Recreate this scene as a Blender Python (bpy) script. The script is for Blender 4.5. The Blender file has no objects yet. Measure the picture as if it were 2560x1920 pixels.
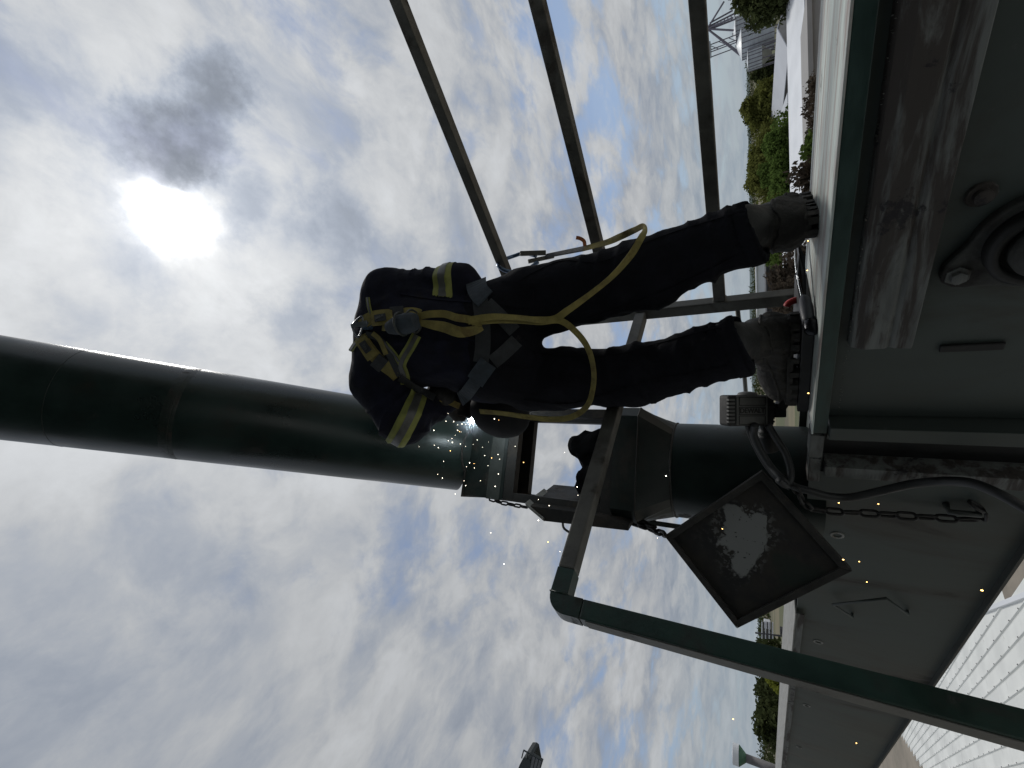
import bpy, bmesh, math, random
import numpy as np
from mathutils import Vector, Matrix
from mathutils.bvhtree import BVHTree
random.seed(7); np.random.seed(7)
sc = bpy.context.scene
COL = sc.collection

# ---------------------------------------------------------------- camera (held on its side, tilted 30 degrees up)
FPX, HC, PITCH, ROLL = 1050.0, 0.145, math.radians(30), math.radians(1.25)
_F = np.array([0, math.cos(PITCH), math.sin(PITCH)])
_U0 = np.array([0, -math.sin(PITCH), math.cos(PITCH)])
_R0 = np.array([1.0, 0, 0])
_R = math.cos(ROLL)*_R0 - math.sin(ROLL)*_U0
_U = math.cos(ROLL)*_U0 + math.sin(ROLL)*_R0
CAM = np.array([0, 0, HC])
cd = bpy.data.cameras.new('camera'); cam = bpy.data.objects.new('camera', cd); COL.objects.link(cam)
cd.sensor_fit = 'HORIZONTAL'; cd.sensor_width = 36.0; cd.lens = FPX/2560*36.0
cd.clip_start = 0.02; cd.clip_end = 20000
Mx = Matrix.Identity(4)
for i in range(3):
    Mx[i][0] = -_U[i]; Mx[i][1] = _R[i]; Mx[i][2] = -_F[i]; Mx[i][3] = CAM[i]
cam.matrix_world = Mx
sc.camera = cam

# ---------------------------------------------------------------- survey helpers: photo measurement -> place in metres
def ray(x, y): return _F + _R*(960-y)/FPX + _U*(1280-x)/FPX
def at(x, y, t): return CAM + ray(x, y)*t
def onplane(x, y, n, d):
    r = ray(x, y); n = np.asarray(n, float)
    return CAM + r*((d-n@CAM)/(n@r))
def atz(x, y, z): return onplane(x, y, (0, 0, 1), z)
def aty(x, y, Y): return onplane(x, y, (0, 1, 0), Y)
A = np.array([-.75, .661, 0]); A /= np.linalg.norm(A)       # along the conveyor
N = np.array([A[1], -A[0], 0])                               # across it, away from the viewer
ZV = np.array([0, 0, 1.0])
def anz(a, n, z): return A*a + N*n + ZV*z
def nrm(v): v = np.asarray(v, float); return v/np.linalg.norm(v)

# ---------------------------------------------------------------- sky, sun, exposure
SUN_DIR = nrm(ray(432, 545))
sun_el = math.asin(SUN_DIR[2]); sun_az = math.atan2(SUN_DIR[0], SUN_DIR[1])
world = bpy.data.worlds.new('World'); sc.world = world; world.use_nodes = True
wt = world.node_tree; wn = wt.nodes; wl = wt.links
for n_ in list(wn): wn.remove(n_)
class G:
    """tiny node-graph writer"""
    def __init__(s, tree): s.t = tree
    def put(s, sock, v):
        if v is None: return
        if isinstance(v, bpy.types.NodeSocket): s.t.links.new(v, sock)
        else: sock.default_value = v
    def math(s, op, a, b=None, c=None, clamp=False):
        n = s.t.nodes.new('ShaderNodeMath'); n.operation = op; n.use_clamp = clamp
        s.put(n.inputs[0], a); s.put(n.inputs[1], b)
        if c is not None: s.put(n.inputs[2], c)
        return n.outputs[0]
    def vmath(s, op, a, b=None, scale=None):
        n = s.t.nodes.new('ShaderNodeVectorMath'); n.operation = op
        s.put(n.inputs[0], a)
        if b is not None: s.put(n.inputs[1], b)
        if scale is not None: s.put(n.inputs['Scale'], scale)
        return n.outputs['Value'] if op in ('DOT_PRODUCT', 'LENGTH', 'DISTANCE') else n.outputs['Vector']
    def noise(s, vec, scale, detail=6, rough=.55, dist=0.0, lac=2.0):
        n = s.t.nodes.new('ShaderNodeTexNoise'); s.put(n.inputs['Vector'], vec)
        n.inputs['Scale'].default_value = scale; n.inputs['Detail'].default_value = detail
        n.inputs['Roughness'].default_value = rough; n.inputs['Distortion'].default_value = dist
        n.inputs['Lacunarity'].default_value = lac
        return n.outputs['Fac'], n.outputs['Color']
    def ramp(s, f, lo, hi, a=0.0, b=1.0, smooth=True):
        n = s.t.nodes.new('ShaderNodeMapRange'); n.interpolation_type = 'SMOOTHSTEP' if smooth else 'LINEAR'
        s.put(n.inputs['Value'], f)
        for k, v in zip(('From Min', 'From Max', 'To Min', 'To Max'), (lo, hi, a, b)): n.inputs[k].default_value = v
        return n.outputs['Result']
    def mix(s, f, a, b):
        n = s.t.nodes.new('ShaderNodeMix'); n.data_type = 'RGBA'
        s.put(n.inputs['Factor'], f); s.put(n.inputs[6], a); s.put(n.inputs[7], b)
        return n.outputs[2]
    def comb(s, x, y, z):
        n = s.t.nodes.new('ShaderNodeCombineXYZ'); s.put(n.inputs[0], x); s.put(n.inputs[1], y); s.put(n.inputs[2], z)
        return n.outputs[0]
    def mapping(s, vec, scale=(1, 1, 1), rot=(0, 0, 0), loc=(0, 0, 0)):
        n = s.t.nodes.new('ShaderNodeMapping'); s.put(n.inputs['Vector'], vec)
        n.inputs['Scale'].default_value = scale; n.inputs['Rotation'].default_value = rot; n.inputs['Location'].default_value = loc
        return n.outputs[0]
g = G(wt)
tc = wn.new('ShaderNodeTexCoord'); D = tc.outputs['Generated']
sep = wn.new('ShaderNodeSeparateXYZ'); wl.new(D, sep.inputs[0])
sky = wn.new('ShaderNodeTexSky'); sky.sky_type = 'NISHITA'; sky.sun_disc = False
sky.sun_elevation = sun_el; sky.sun_rotation = sun_az; sky.altitude = 100; sky.air_density = 1.0; sky.dust_density = .6; sky.ozone_density = 2.0
zc = g.math('MAXIMUM', sep.outputs[2], 0.0)
h = g.math('ADD', zc, .17)
px_ = g.math('DIVIDE', sep.outputs[0], h); py_ = g.math('DIVIDE', sep.outputs[1], h)
P = g.comb(px_, py_, 0.0)                                    # a flat cloud deck seen in perspective
sunang = g.math('ARCCOSINE', g.vmath('DOT_PRODUCT', D, tuple(SUN_DIR)))
# layered cloud: broad sheets + streaks + puffs
w1, wc = g.noise(P, 1.3, 4, .5)
Pw = g.vmath('ADD', P, g.vmath('SCALE', g.vmath('SUBTRACT', wc, (.5, .5, .5)), scale=.38))
Ps = g.mapping(Pw, scale=(1.0, .58, 1.0), rot=(0, 0, math.radians(28)), loc=(3.1, 1.7, 0))
big, _c = g.noise(Pw, .9, 5, .52)
streak, _c = g.noise(Ps, 2.9, 9, .60, .1)
puff, _c = g.noise(g.mapping(Pw, loc=(7.3, 2.2, 0)), 4.2, 10, .60, .1)
cov = g.math('ADD', g.math('MULTIPLY', big, .50), g.math('MULTIPLY', streak, .50))
cov = g.math('ADD', cov, g.math('MULTIPLY', puff, .45))      # mean about .72
near_sun = g.math('EXPONENT', g.math('MULTIPLY', sunang, -1.9))
cov = g.math('ADD', cov, g.math('MULTIPLY', near_sun, .13))
leftw = g.ramp(sep.outputs[0], -.55, .25, 1.0, 0.0)          # the sheet is closed on the left, broken on the right
cov = g.math('ADD', cov, g.math('MULTIPLY', leftw, .05))
alpha = g.ramp(cov, .625, .775, .10, 1.0)
# cloud brightness: thin = bright, thick = grey, brighter round the sun
body_, _c = g.noise(g.mapping(Pw, loc=(1.3, 5.2, 0)), 2.7, 10, .60, .1)
thick = g.ramp(g.math('ADD', g.math('MULTIPLY', body_, .65), g.math('MULTIPLY', big, .35)), .38, .64)
edge_, _c = g.noise(Ps, 7.5, 9, .64, .05)
lum = g.math('ADD', 3.72, g.math('MULTIPLY', near_sun, 3.7))
shade = g.math('SUBTRACT', 1.13, g.math('MULTIPLY', thick, .25))
shade = g.math('MULTIPLY', shade, g.ramp(edge_, .30, .70, .925, 1.07))
shade = g.math('MULTIPLY', shade, g.ramp(puff, .37, .60, .875, 1.08))
def blob(x, y, r_px, wob=.9, sc_=7.0):
    d0 = nrm(ray(x, y)); _w, wcol = g.noise(D, sc_, 7, .62)
    dd = g.vmath('ADD', D, g.vmath('SCALE', g.vmath('SUBTRACT', wcol, (.5, .5, .5)), scale=r_px/FPX*wob))
    return g.math('ARCCOSINE', g.math('MINIMUM', g.vmath('DOT_PRODUCT', g.vmath('NORMALIZE', dd), tuple(d0)), .999999)), r_px/FPX
def blobmask(x, y, r_px, wob=2.5, sc_=10.0, pw=2.6):
    d, r = blob(x, y, r_px, wob=wob, sc_=sc_)
    return g.math('EXPONENT', g.math('MULTIPLY', g.math('POWER', g.math('DIVIDE', d, r*.8), pw), -1.0))
def mx(a, b, k): return g.math('MAXIMUM', a, g.math('MULTIPLY', b, k))
dark = blobmask(452, 338, 100)
dark = mx(dark, blobmask(432, 400, 55), .9)
dark = mx(dark, blobmask(535, 255, 82), .85)
dark = mx(dark, blobmask(845, 560, 105), .42)
dark = mx(dark, blobmask(740, 830, 115), .38)
dark = mx(dark, blobmask(620, 515, 60), .42)
dark = mx(dark, blobmask(50, 240, 110), .35)
shade = g.math('MULTIPLY', shade, g.math('SUBTRACT', 1.0, g.math('MULTIPLY', dark, .60)))
tint = g.mix(g.ramp(shade, .72, 1.12), (.845, .945, 1.12, 1), (.975, 1.005, 1.04, 1))
cloud = g.vmath('SCALE', tint, scale=g.math('MULTIPLY', lum, shade))
blue = g.mix(.55, g.vmath('SCALE', sky.outputs[0], scale=1.2), (2.5, 3.15, 4.5, 1))
hz = g.ramp(sep.outputs[2], -.02, .22, 1.0, 0.0)             # pale haze in the lowest few degrees
skyc = g.mix(alpha, blue, cloud)
skyc = g.mix(g.math('MULTIPLY', hz, .68), skyc, g.vmath('SCALE', (.78, .95, 1.09), scale=g.math('ADD', 3.5, g.math('MULTIPLY', near_sun, 4.2))))
# the sun burning through: veiled disc of light cut by cloud
sd, sr = blob(430, 545, 70, wob=1.9, sc_=8.0)
core = g.math('EXPONENT', g.math('MULTIPLY', g.math('POWER', g.math('DIVIDE', sd, sr), 2.2), -2.2))
core = g.math('MULTIPLY', core, g.math('SUBTRACT', 1.0, g.math('MULTIPLY', dark, .93)))
halo = g.math('EXPONENT', g.math('MULTIPLY', sunang, -8.5))
glow = g.vmath('ADD', g.vmath('SCALE', (1.0, .985, .95), scale=g.math('MULTIPLY', core, 26.0)),
               g.vmath('SCALE', (1.0, .945, .86), scale=g.math('MULTIPLY', g.math('MULTIPLY', halo, 2.6), g.math('SUBTRACT', 1.0, g.math('MULTIPLY', dark, .85)))))
skyc = g.vmath('ADD', skyc, glow)
bg = wn.new('ShaderNodeBackground'); wl.new(skyc, bg.inputs['Color']); bg.inputs['Strength'].default_value = .10
wo = wn.new('ShaderNodeOutputWorld'); wl.new(bg.outputs[0], wo.inputs['Surface'])
world.cycles.sampling_method = 'MANUAL'; world.cycles.sample_map_resolution = 512

sl = bpy.data.lights.new('sun', 'SUN'); sl.energy = 1.3; sl.angle = math.radians(10); sl.color = (1.0, .965, .91)
sun = bpy.data.objects.new('sun', sl); COL.objects.link(sun)
sun.rotation_euler = Vector(SUN_DIR).to_track_quat('Z', 'Y').to_euler()
sun.location = (3, 4, 9)
sc.view_settings.view_transform = 'Standard'; sc.view_settings.look = 'None'
sc.view_settings.exposure = 0.0; sc.view_settings.gamma = 1.0; sc.view_settings.use_curve_mapping = False
sc.cycles.max_bounces = 6; sc.cycles.diffuse_bounces = 3; sc.cycles.glossy_bounces = 3
sc.cycles.use_denoising = True

# ---------------------------------------------------------------- materials
def material(name, base, rough=.6, metal=0.0, var=.25, vscale=6.0, dirt=None, dscale=4.0, dlo=.5, dhi=.68, bump=0.0, bscale=60.0,
             stretch=None, emit=None, spec=.5, dirt2=None, d2scale=14.0, d2lo=.56, d2hi=.66, sheen=0.0, rot=None):
    m = bpy.data.materials.new(name); m.use_nodes = True
    t = m.node_tree; b = t.nodes['Principled BSDF']; q = G(t)
    c = t.nodes.new('ShaderNodeTexCoord').outputs['Object']
    if rot: c = q.mapping(c, rot=rot)
    cs = q.mapping(c, scale=stretch) if stretch else c
    n1, _ = q.noise(cs, vscale, 6, .6)
    lo = tuple(x*(1-var) for x in base)+(1,); hi = tuple(min(1, x*(1+var)) for x in base)+(1,)
    col = q.mix(q.ramp(n1, .3, .7), lo, hi)
    rsock = q.ramp(n1, .3, .7, max(.02, rough-.08), min(1, rough+.08))
    if dirt is not None:
        n2, _ = q.noise(cs, dscale, 9, .65, .4)
        f = q.ramp(n2, dlo, dhi); col = q.mix(f, col, tuple(dirt)+(1,))
        rsock = q.math('MAXIMUM', rsock, q.math('MULTIPLY', f, .85))
    if dirt2 is not None:
        n3, _ = q.noise(c, d2scale, 8, .7, .2)
        col = q.mix(q.ramp(n3, d2lo, d2hi), col, tuple(dirt2)+(1,))
    t.links.new(col, b.inputs['Base Color']); t.links.new(rsock, b.inputs['Roughness'])
    b.inputs['Metallic'].default_value = metal; b.inputs['Specular IOR Level'].default_value = spec
    if sheen: b.inputs['Sheen Weight'].default_value = sheen
    if bump:
        n4, _ = q.noise(cs, bscale, 6, .65)
        bn = t.nodes.new('ShaderNodeBump'); bn.inputs['Strength'].default_value = bump; bn.inputs['Distance'].default_value = .01
        t.links.new(n4, bn.inputs['Height']); t.links.new(bn.outputs[0], b.inputs['Normal'])
    if emit:
        b.inputs['Emission Color'].default_value = tuple(emit[:3])+(1,); b.inputs['Emission Strength'].default_value = emit[3]
    return m
AROT = (0, 0, -math.atan2(A[1], A[0]))       # rotates texture space so x runs along the conveyor
M = {}
M['pipe'] = material('pipe_paint', (.011, .023, .021), .33, 0, .35, 4, dirt=(.026, .021, .017), dscale=3.2, dlo=.55, dhi=.8, bump=.08, bscale=14, spec=.5, stretch=(1, 1, .5), dirt2=(.034, .036, .034), d2scale=6, d2lo=.63, d2hi=.72)
M['box'] = material('spout_paint', (.008, .014, .012), .5, 0, .35, 7, dirt=(.030, .025, .020), dscale=5, dlo=.5, dhi=.7, bump=.1, bscale=40)
M['band'] = material('spout_band', (.042, .047, .042), .5, 0, .25, 9, bump=.08)
M['frame'] = material('frame_steel', (.015, .0135, .0115), .65, 0, .35, 12, dirt=(.040, .030, .022), dscale=8, bump=.2, bscale=50)
M['lowpipe'] = material('lower_pipe_paint', (.008, .016, .014), .42, 0, .35, 5, dirt=(.018, .016, .013), dscale=4, spec=.3, bump=.08, bscale=14)
M['pipeband'] = material('pipe_rust_band', (.013, .021, .018), .42, 0, .4, 9, dirt=(.024, .020, .016), dscale=10, bump=.2)
M['bearing'] = material('grimy_casting', (.050, .052, .048), .75, 0, .4, 9, dirt=(.022, .020, .018), dscale=9, dlo=.42, dhi=.6, bump=.5, bscale=40)
M['weld'] = material('weld_bead', (.05, .047, .043), .6, .3, .3, 40, bump=.5, bscale=120)
M['cover'] = material('cover_top', (.50, .555, .52), .55, 0, .22, 6, dirt=(.38, .33, .31), dscale=2.5, dlo=.45, dhi=.62, stretch=(1.2, 16, 10), rot=AROT, dirt2=(.13, .12, .11), d2scale=9, d2lo=.61, d2hi=.72, bump=.15, bscale=20)
M['lip'] = material('cover_lip', (.019, .044, .038), .42, 0, .3, 8, dirt=(.075, .068, .056), dscale=3.2, dlo=.62, dhi=.70, stretch=(1, 3, 3), rot=AROT, bump=.08)
M['wall'] = material('housing_paint', (.050, .062, .057), .52, 0, .25, 2.2, dirt=(.040, .034, .028), dscale=3.0, dlo=.50, dhi=.72, bump=.10, bscale=9, stretch=(1, 1, .35), dirt2=(.085, .088, .082), d2scale=26, d2lo=.66, d2hi=.74)
M['dirty'] = material('dusty_steel', (.135, .142, .135), .7, 0, .3, 4, dirt=(.055, .047, .042), dscale=2.4, dlo=.46, dhi=.58, stretch=(1.3, 9, 9), rot=AROT, dirt2=(.02, .018, .02), d2scale=11, d2lo=.58, d2hi=.64, bump=.35, bscale=16)
M['black'] = material('black_steel', (.010, .010, .010), .6, 0, .3, 20, bump=.1)
M['flange'] = material('flange_paint', (.25, .25, .235), .6, 0, .2, 5, dirt=(.16, .145, .12), dscale=6, stretch=(1.2, 8, 8), rot=AROT, bump=.2, bscale=25)
M['galv'] = material('galvanised_tube', (.115, .112, .100), .5, .35, .3, 10, dirt=(.055, .048, .040), dscale=7, dlo=.5, dhi=.68, bump=.12, bscale=60)
M['greentube'] = material('green_tube', (.010, .036, .026), .38, 0, .25, 10, dirt=(.020, .022, .018), dscale=5, bump=.08)
M['postside'] = material('pale_tube', (.17, .165, .15), .6, .1, .25, 12, dirt=(.05, .045, .04), dscale=9, bump=.12)
M['rust'] = material('rusty_plate', (.030, .027, .023), .75, 0, .4, 5, dirt=(.018, .018, .020), dscale=3.5, dirt2=(.043, .033, .026), d2scale=16, bump=.4, bscale=40)
M['rim'] = material('rusty_rim', (.030, .028, .025), .7, 0, .4, 14, dirt=(.046, .039, .032), dscale=18, bump=.3, bscale=60)
M['chain'] = material('chain_steel', (.022, .021, .020), .55, .5, .3, 40)
M['cable'] = material('cable_rubber', (.022, .023, .024), .5, 0, .3, 20, bump=.1)
M['device'] = material('cast_box', (.135, .135, .128), .65, 0, .2, 20, dirt=(.03, .028, .025), dscale=14, dlo=.55, dhi=.7, bump=.15)
M['devdark'] = material('cast_box_fins', (.030, .029, .028), .7, 0, .3, 30, bump=.1)
M['navy'] = material('navy_cloth', (.0125, .0135, .0240), .9, 0, .3, 14, dirt=(.0190, .0180, .0200), dscale=9, dlo=.55, dhi=.72, bump=.4, bscale=45, spec=.15)
M['trouser'] = material('black_trouser_cloth', (.0092, .0095, .0130), .92, 0, .3, 14, dirt=(.050, .046, .042), dscale=12, dlo=.65, dhi=.77, bump=.5, bscale=40, spec=.12)
M['boot'] = material('dusty_boot', (.027, .025, .023), .8, 0, .45, 22, dirt=(.056, .051, .045), dscale=18, dlo=.48, dhi=.66, bump=.9, bscale=60)
M['bootshaft'] = material('boot_shaft', (.014, .014, .0135), .6, 0, .35, 18, dirt=(.048, .044, .038), dscale=18, bump=.25, bscale=70)
M['sole'] = material('boot_sole', (.030, .028, .025), .8, 0, .4, 25, dirt=(.075, .068, .058), dscale=20, bump=.4)
M['webb'] = material('yellow_webbing', (.245, .205, .062), .85, 0, .22, 30, dirt=(.15, .11, .035), dscale=14, bump=.5, bscale=180)
M['webbdark'] = material('dark_webbing', (.035, .038, .042), .85, 0, .3, 30, bump=.4, bscale=150)
M['pad'] = material('blue_grey_pad', (.040, .052, .066), .85, 0, .3, 25, dirt=(.085, .085, .08), dscale=16, dlo=.6, dhi=.75, bump=.4, bscale=90)
M['lime'] = material('lime_tape', (.235, .25, .065), .7, 0, .15, 30)
M['silver'] = material('silver_tape', (.105, .105, .10), .5, .2, .2, 40)
M['buckle'] = material('steel_buckle', (.22, .24, .27), .35, .8, .25, 40)
M['hookblue'] = material('plated_hook', (.12, .17, .26), .3, .9, .2, 40)
M['orange'] = material('orange_tag', (.50, .16, .06), .6)
M['skin'] = material('skin', (.42, .26, .19), .6)
M['glove'] = material('black_leather', (.014, .014, .015), .7, 0, .3, 30, bump=.3)
M['rag'] = material('black_rag', (.004, .004, .0045), 1.0, 0, .3, 20, spec=.08, bump=.3)
M['hood'] = material('hood_shell', (.005, .006, .009), .85, 0, .2, 12)
M['lens'] = material('hood_lens', (.01, .012, .014), .08)
M['red'] = material('red_grip', (.50, .035, .03), .4)
M['handle'] = material('grey_grip', (.075, .080, .095), .5, 0, .2, 30)
M['blade'] = material('dark_blade', (.018, .019, .022), .3, .8)
M['bladeedge'] = material('bright_blade_edge', (.75, .78, .80), .25, .9)
M['white'] = material('white_roof_sheet', (.80, .81, .78), .42, 0, .06, 1.2, dirt=(.60, .61, .59), dscale=.9, dlo=.52, dhi=.75, dirt2=(.55, .53, .49), d2scale=3.5, d2lo=.66, d2hi=.78, spec=.4)
M['screw'] = material('roof_screw', (.10, .10, .11), .6)
M['concrete'] = material('concrete', (.36, .32, .26), .9, 0, .2, 3, bump=.2)
M['farwhite'] = material('far_white_roof', (.72, .74, .77), .5, 0, .05, .3)
M['fargrey'] = material('far_grey_roof', (.47, .49, .53), .6, 0, .06, .2)
M['farwall'] = material('far_wall', (.30, .29, .28), .8, 0, .12, .3)
M['fardark'] = material('far_dark_wall', (.05, .05, .055), .8, 0, .2, .4)
M['silo'] = material('silo_steel', (.48, .52, .57), .45, .3, .12, .6, stretch=(1, 1, 3))
M['siloroof'] = material('silo_roof', (.72, .74, .76), .35, .3, .08, .6)
M['lattice'] = material('lattice_steel', (.19, .18, .22), .5, .3)
M['trunk'] = material('bark', (.09, .07, .05), .9, 0, .3, 4, bump=.4)
M['shadewall'] = material('shade_wall_sheet', (.030, .045, .040), .6, 0, .2, .8, dirt=(.03, .03, .028), dscale=.6)  # sheet of the shading wall added behind the viewer
def leafmat(name, col, var=.45):
    m = bpy.data.materials.new(name); m.use_nodes = True; t = m.node_tree; q = G(t)
    out = t.nodes['Material Output']; t.nodes.remove(t.nodes['Principled BSDF'])
    c = t.nodes.new('ShaderNodeTexCoord').outputs['Object']; n1, _ = q.noise(c, .55, 4, .6); n2, _ = q.noise(c, 3.5, 2, .5)
    f = q.math('ADD', q.math('MULTIPLY', n1, .7), q.math('MULTIPLY', n2, .3))
    cc = q.mix(q.ramp(f, .35, .65), tuple(x*(1-var) for x in col)+(1,), tuple(x*(1+var) for x in col)+(1,))
    d = t.nodes.new('ShaderNodeBsdfDiffuse'); tr = t.nodes.new('ShaderNodeBsdfTranslucent'); mxn = t.nodes.new('ShaderNodeMixShader'); mxn.inputs[0].default_value = .42
    t.links.new(cc, d.inputs[0]); t.links.new(cc, tr.inputs[0]); t.links.new(d.outputs[0], mxn.inputs[1]); t.links.new(tr.outputs[0], mxn.inputs[2]); t.links.new(mxn.outputs[0], out.inputs[0])
    return m
M['leaf1'] = leafmat('leaves_olive', (.140, .150, .042)); M['leaf2'] = leafmat('leaves_green', (.100, .150, .038))
M['leaf3'] = leafmat('leaves_dark', (.060, .072, .030)); M['leaf4'] = leafmat('leaves_brown', (.085, .068, .052)); M['leaf5'] = leafmat('leaves_yellow', (.20, .22, .04))
M['tower'] = material('tower_dark', (.018, .026, .028), .6)
M['towerpanel'] = material('tower_panel', (.10, .105, .115), .6)
M['ventgreen'] = material('vent_green', (.045, .12, .075), .6)
M['ventstem'] = material('vent_stem', (.16, .15, .15), .7)
M['spark'] = material('spark_glow', (1, .8, .5), .5, emit=(1.0, .90, .72, 8))
M['sparkhot'] = material('spark_orange', (1, .6, .2), .5, emit=(1.0, .58, .18, 7))
M['arc'] = material('arc_light', (1, 1, 1), .5, emit=(.82, .95, 1.0, 160))

# ---------------------------------------------------------------- mesh helpers
def catmull(pts, sub=8, closed=False):
    P_ = [np.asarray(p, float) for p in pts]; out = []
    n = len(P_)
    for i in range(n if closed else n-1):
        if closed: p0, p1, p2, p3 = P_[(i-1) % n], P_[i], P_[(i+1) % n], P_[(i+2) % n]
        else: p0, p1, p2, p3 = P_[max(i-1, 0)], P_[i], P_[i+1], P_[min(i+2, n-1)]
        for k in range(sub):
            t = k/sub
            out.append(.5*((2*p1)+(-p0+p2)*t+(2*p0-5*p1+4*p2-p3)*t*t+(-p0+3*p1-3*p2+p3)*t**3))
    if not closed: out.append(P_[-1])
    return out
def frame_of(d, up=None):
    d = nrm(d)
    u = np.asarray(up, float) if up is not None else (ZV if abs(d[2]) < .9 else np.array([1.0, 0, 0]))
    s = nrm(np.cross(d, u)); return d, s, np.cross(s, d)
class MB:
    def __init__(s): s.v = []; s.f = []
    def add(s, vs, fs):
        o = len(s.v); s.v += [tuple(map(float, p)) for p in vs]; s.f += [tuple(i+o for i in f) for f in fs]; return s
    def box(s, c, h, ax=None):
        X, Y, Z_ = ax if ax else (np.array([1., 0, 0]), np.array([0, 1., 0]), ZV)
        c = np.asarray(c, float)
        vs = [c+X*h[0]*i+Y*h[1]*j+Z_*h[2]*k for i in (-1, 1) for j in (-1, 1) for k in (-1, 1)]
        return s.add(vs, [(0, 1, 3, 2), (4, 6, 7, 5), (0, 4, 5, 1), (2, 3, 7, 6), (0, 2, 6, 4), (1, 5, 7, 3)])
    def bar(s, p0, p1, w, h, up=None):
        p0 = np.asarray(p0, float); p1 = np.asarray(p1, float)
        d, sd_, u = frame_of(p1-p0, up)
        return s.box((p0+p1)/2, (np.linalg.norm(p1-p0)/2, w/2, h/2), (d, sd_, u))
    def tube(s, pts, r, seg=10, closed=False, cap=True):
        pts = [np.asarray(p, float) for p in pts]; n = len(pts)
        rr = r if hasattr(r, '__len__') else [r]*n
        T = [nrm(pts[(i+1) % n if closed else min(i+1, n-1)]-pts[(i-1) % n if closed else max(i-1, 0)]) for i in range(n)]
        _, sv, uv = frame_of(T[0]); vs = []
        for i in range(n):
            sv = nrm(sv-T[i]*(sv@T[i])); uv = np.cross(T[i], sv)
            for k in range(seg):
                a = 2*math.pi*k/seg; vs.append(pts[i]+(sv*math.cos(a)+uv*math.sin(a))*rr[i])
        fs = []
        for i in range(n if closed else n-1):
            j = (i+1) % n
            for k in range(seg):
                k2 = (k+1) % seg; fs.append((i*seg+k, i*seg+k2, j*seg+k2, j*seg+k))
        if cap and not closed:
            fs.append(tuple(range(seg))[::-1]); fs.append(tuple((n-1)*seg+k for k in range(seg)))
        return s.add(vs, fs)
    def lathe(s, prof, o, d, seg=32, cap0=True, cap1=True, up=None):
        d, sv, uv = frame_of(d, up); o = np.asarray(o, float); vs = []
        for (r, hh) in prof:
            for k in range(seg):
                a = 2*math.pi*k/seg; vs.append(o+d*hh+(sv*math.cos(a)+uv*math.sin(a))*r)
        fs = [(i*seg+k, i*seg+(k+1) % seg, (i+1)*seg+(k+1) % seg, (i+1)*seg+k) for i in range(len(prof)-1) for k in range(seg)]
        if cap0: fs.append(tuple(range(seg))[::-1])
        if cap1: fs.append(tuple((len(prof)-1)*seg+k for k in range(seg)))
        return s.add(vs, fs)
    def prism(s, poly, vec):
        n = len(poly); vec = np.asarray(vec, float)
        vs = [np.asarray(p, float) for p in poly]+[np.asarray(p, float)+vec for p in poly]
        return s.add(vs, [tuple(range(n))[::-1], tuple(range(n, 2*n))]+[(i, (i+1) % n, n+(i+1) % n, n+i) for i in range(n)])
    def ribbon(s, left, right, th, nor):
        """strap from two edge lines, thickness th along nor"""
        n = len(left); vs = []
        for l, r, q in zip(left, right, nor):
            vs += [l, r, np.asarray(r)+np.asarray(q)*th, np.asarray(l)+np.asarray(q)*th]
        fs = []
        for i in range(n-1):
            for k in range(4): fs.append((4*i+k, 4*i+(k+1) % 4, 4*i+4+(k+1) % 4, 4*i+4+k))
        fs += [(3, 2, 1, 0), tuple(4*(n-1)+k for k in range(4))]
        return s.add(vs, fs)
    def build(s, name, mat, parent=None, smooth=False, bevel=0.0, seg=2, fix=True, origin=None):
        base = np.zeros(3)
        if origin is not None: base = np.asarray(origin, float)
        elif parent is not None:
            q = parent
            while q.parent is not None: q = q.parent
            base = np.array(q.location)
        me = bpy.data.meshes.new(name)
        me.from_pydata([tuple(np.asarray(p)-base) for p in s.v], [], s.f)
        if fix or bevel:
            bm = bmesh.new(); bm.from_mesh(me)
            if fix: bmesh.ops.recalc_face_normals(bm, faces=bm.faces)
            if bevel:
                es = [e for e in bm.edges if len(e.link_faces) == 2 and e.calc_face_angle(0) > .6]
                bmesh.ops.bevel(bm, geom=es, offset=bevel, segments=seg, affect='EDGES', profile=.6, clamp_overlap=True)
            bm.to_mesh(me); bm.free()
        if smooth:
            me.polygons.foreach_set('use_smooth', [True]*len(me.polygons))
        me.materials.append(M[mat] if isinstance(mat, str) else mat)
        o = bpy.data.objects.new(name, me); COL.objects.link(o)
        if origin is not None: o.location = tuple(base)
        if parent is not None: o.parent = parent
        return o
def smooth_sharp(o, ang=40):
    me = o.data
    me.polygons.foreach_set('use_smooth', [True]*len(me.polygons))
    try: me.set_sharp_from_angle(angle=math.radians(ang))
    except Exception: pass
    return o
def thing(name, label, cat, loc=(0, 0, 0), group=None):
    o = bpy.data.objects.new(name, None); COL.objects.link(o); o.location = tuple(map(float, loc))
    o.empty_display_size = .1
    o['label'] = label; o['category'] = cat
    if group: o['group'] = group
    return o
def tag(o, label, cat, group=None):
    o['label'] = label; o['category'] = cat
    if group: o['group'] = group
    return o
def struct(o, label=None):
    o['kind'] = 'structure'
    if label: o['label'] = label
    return o
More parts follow.
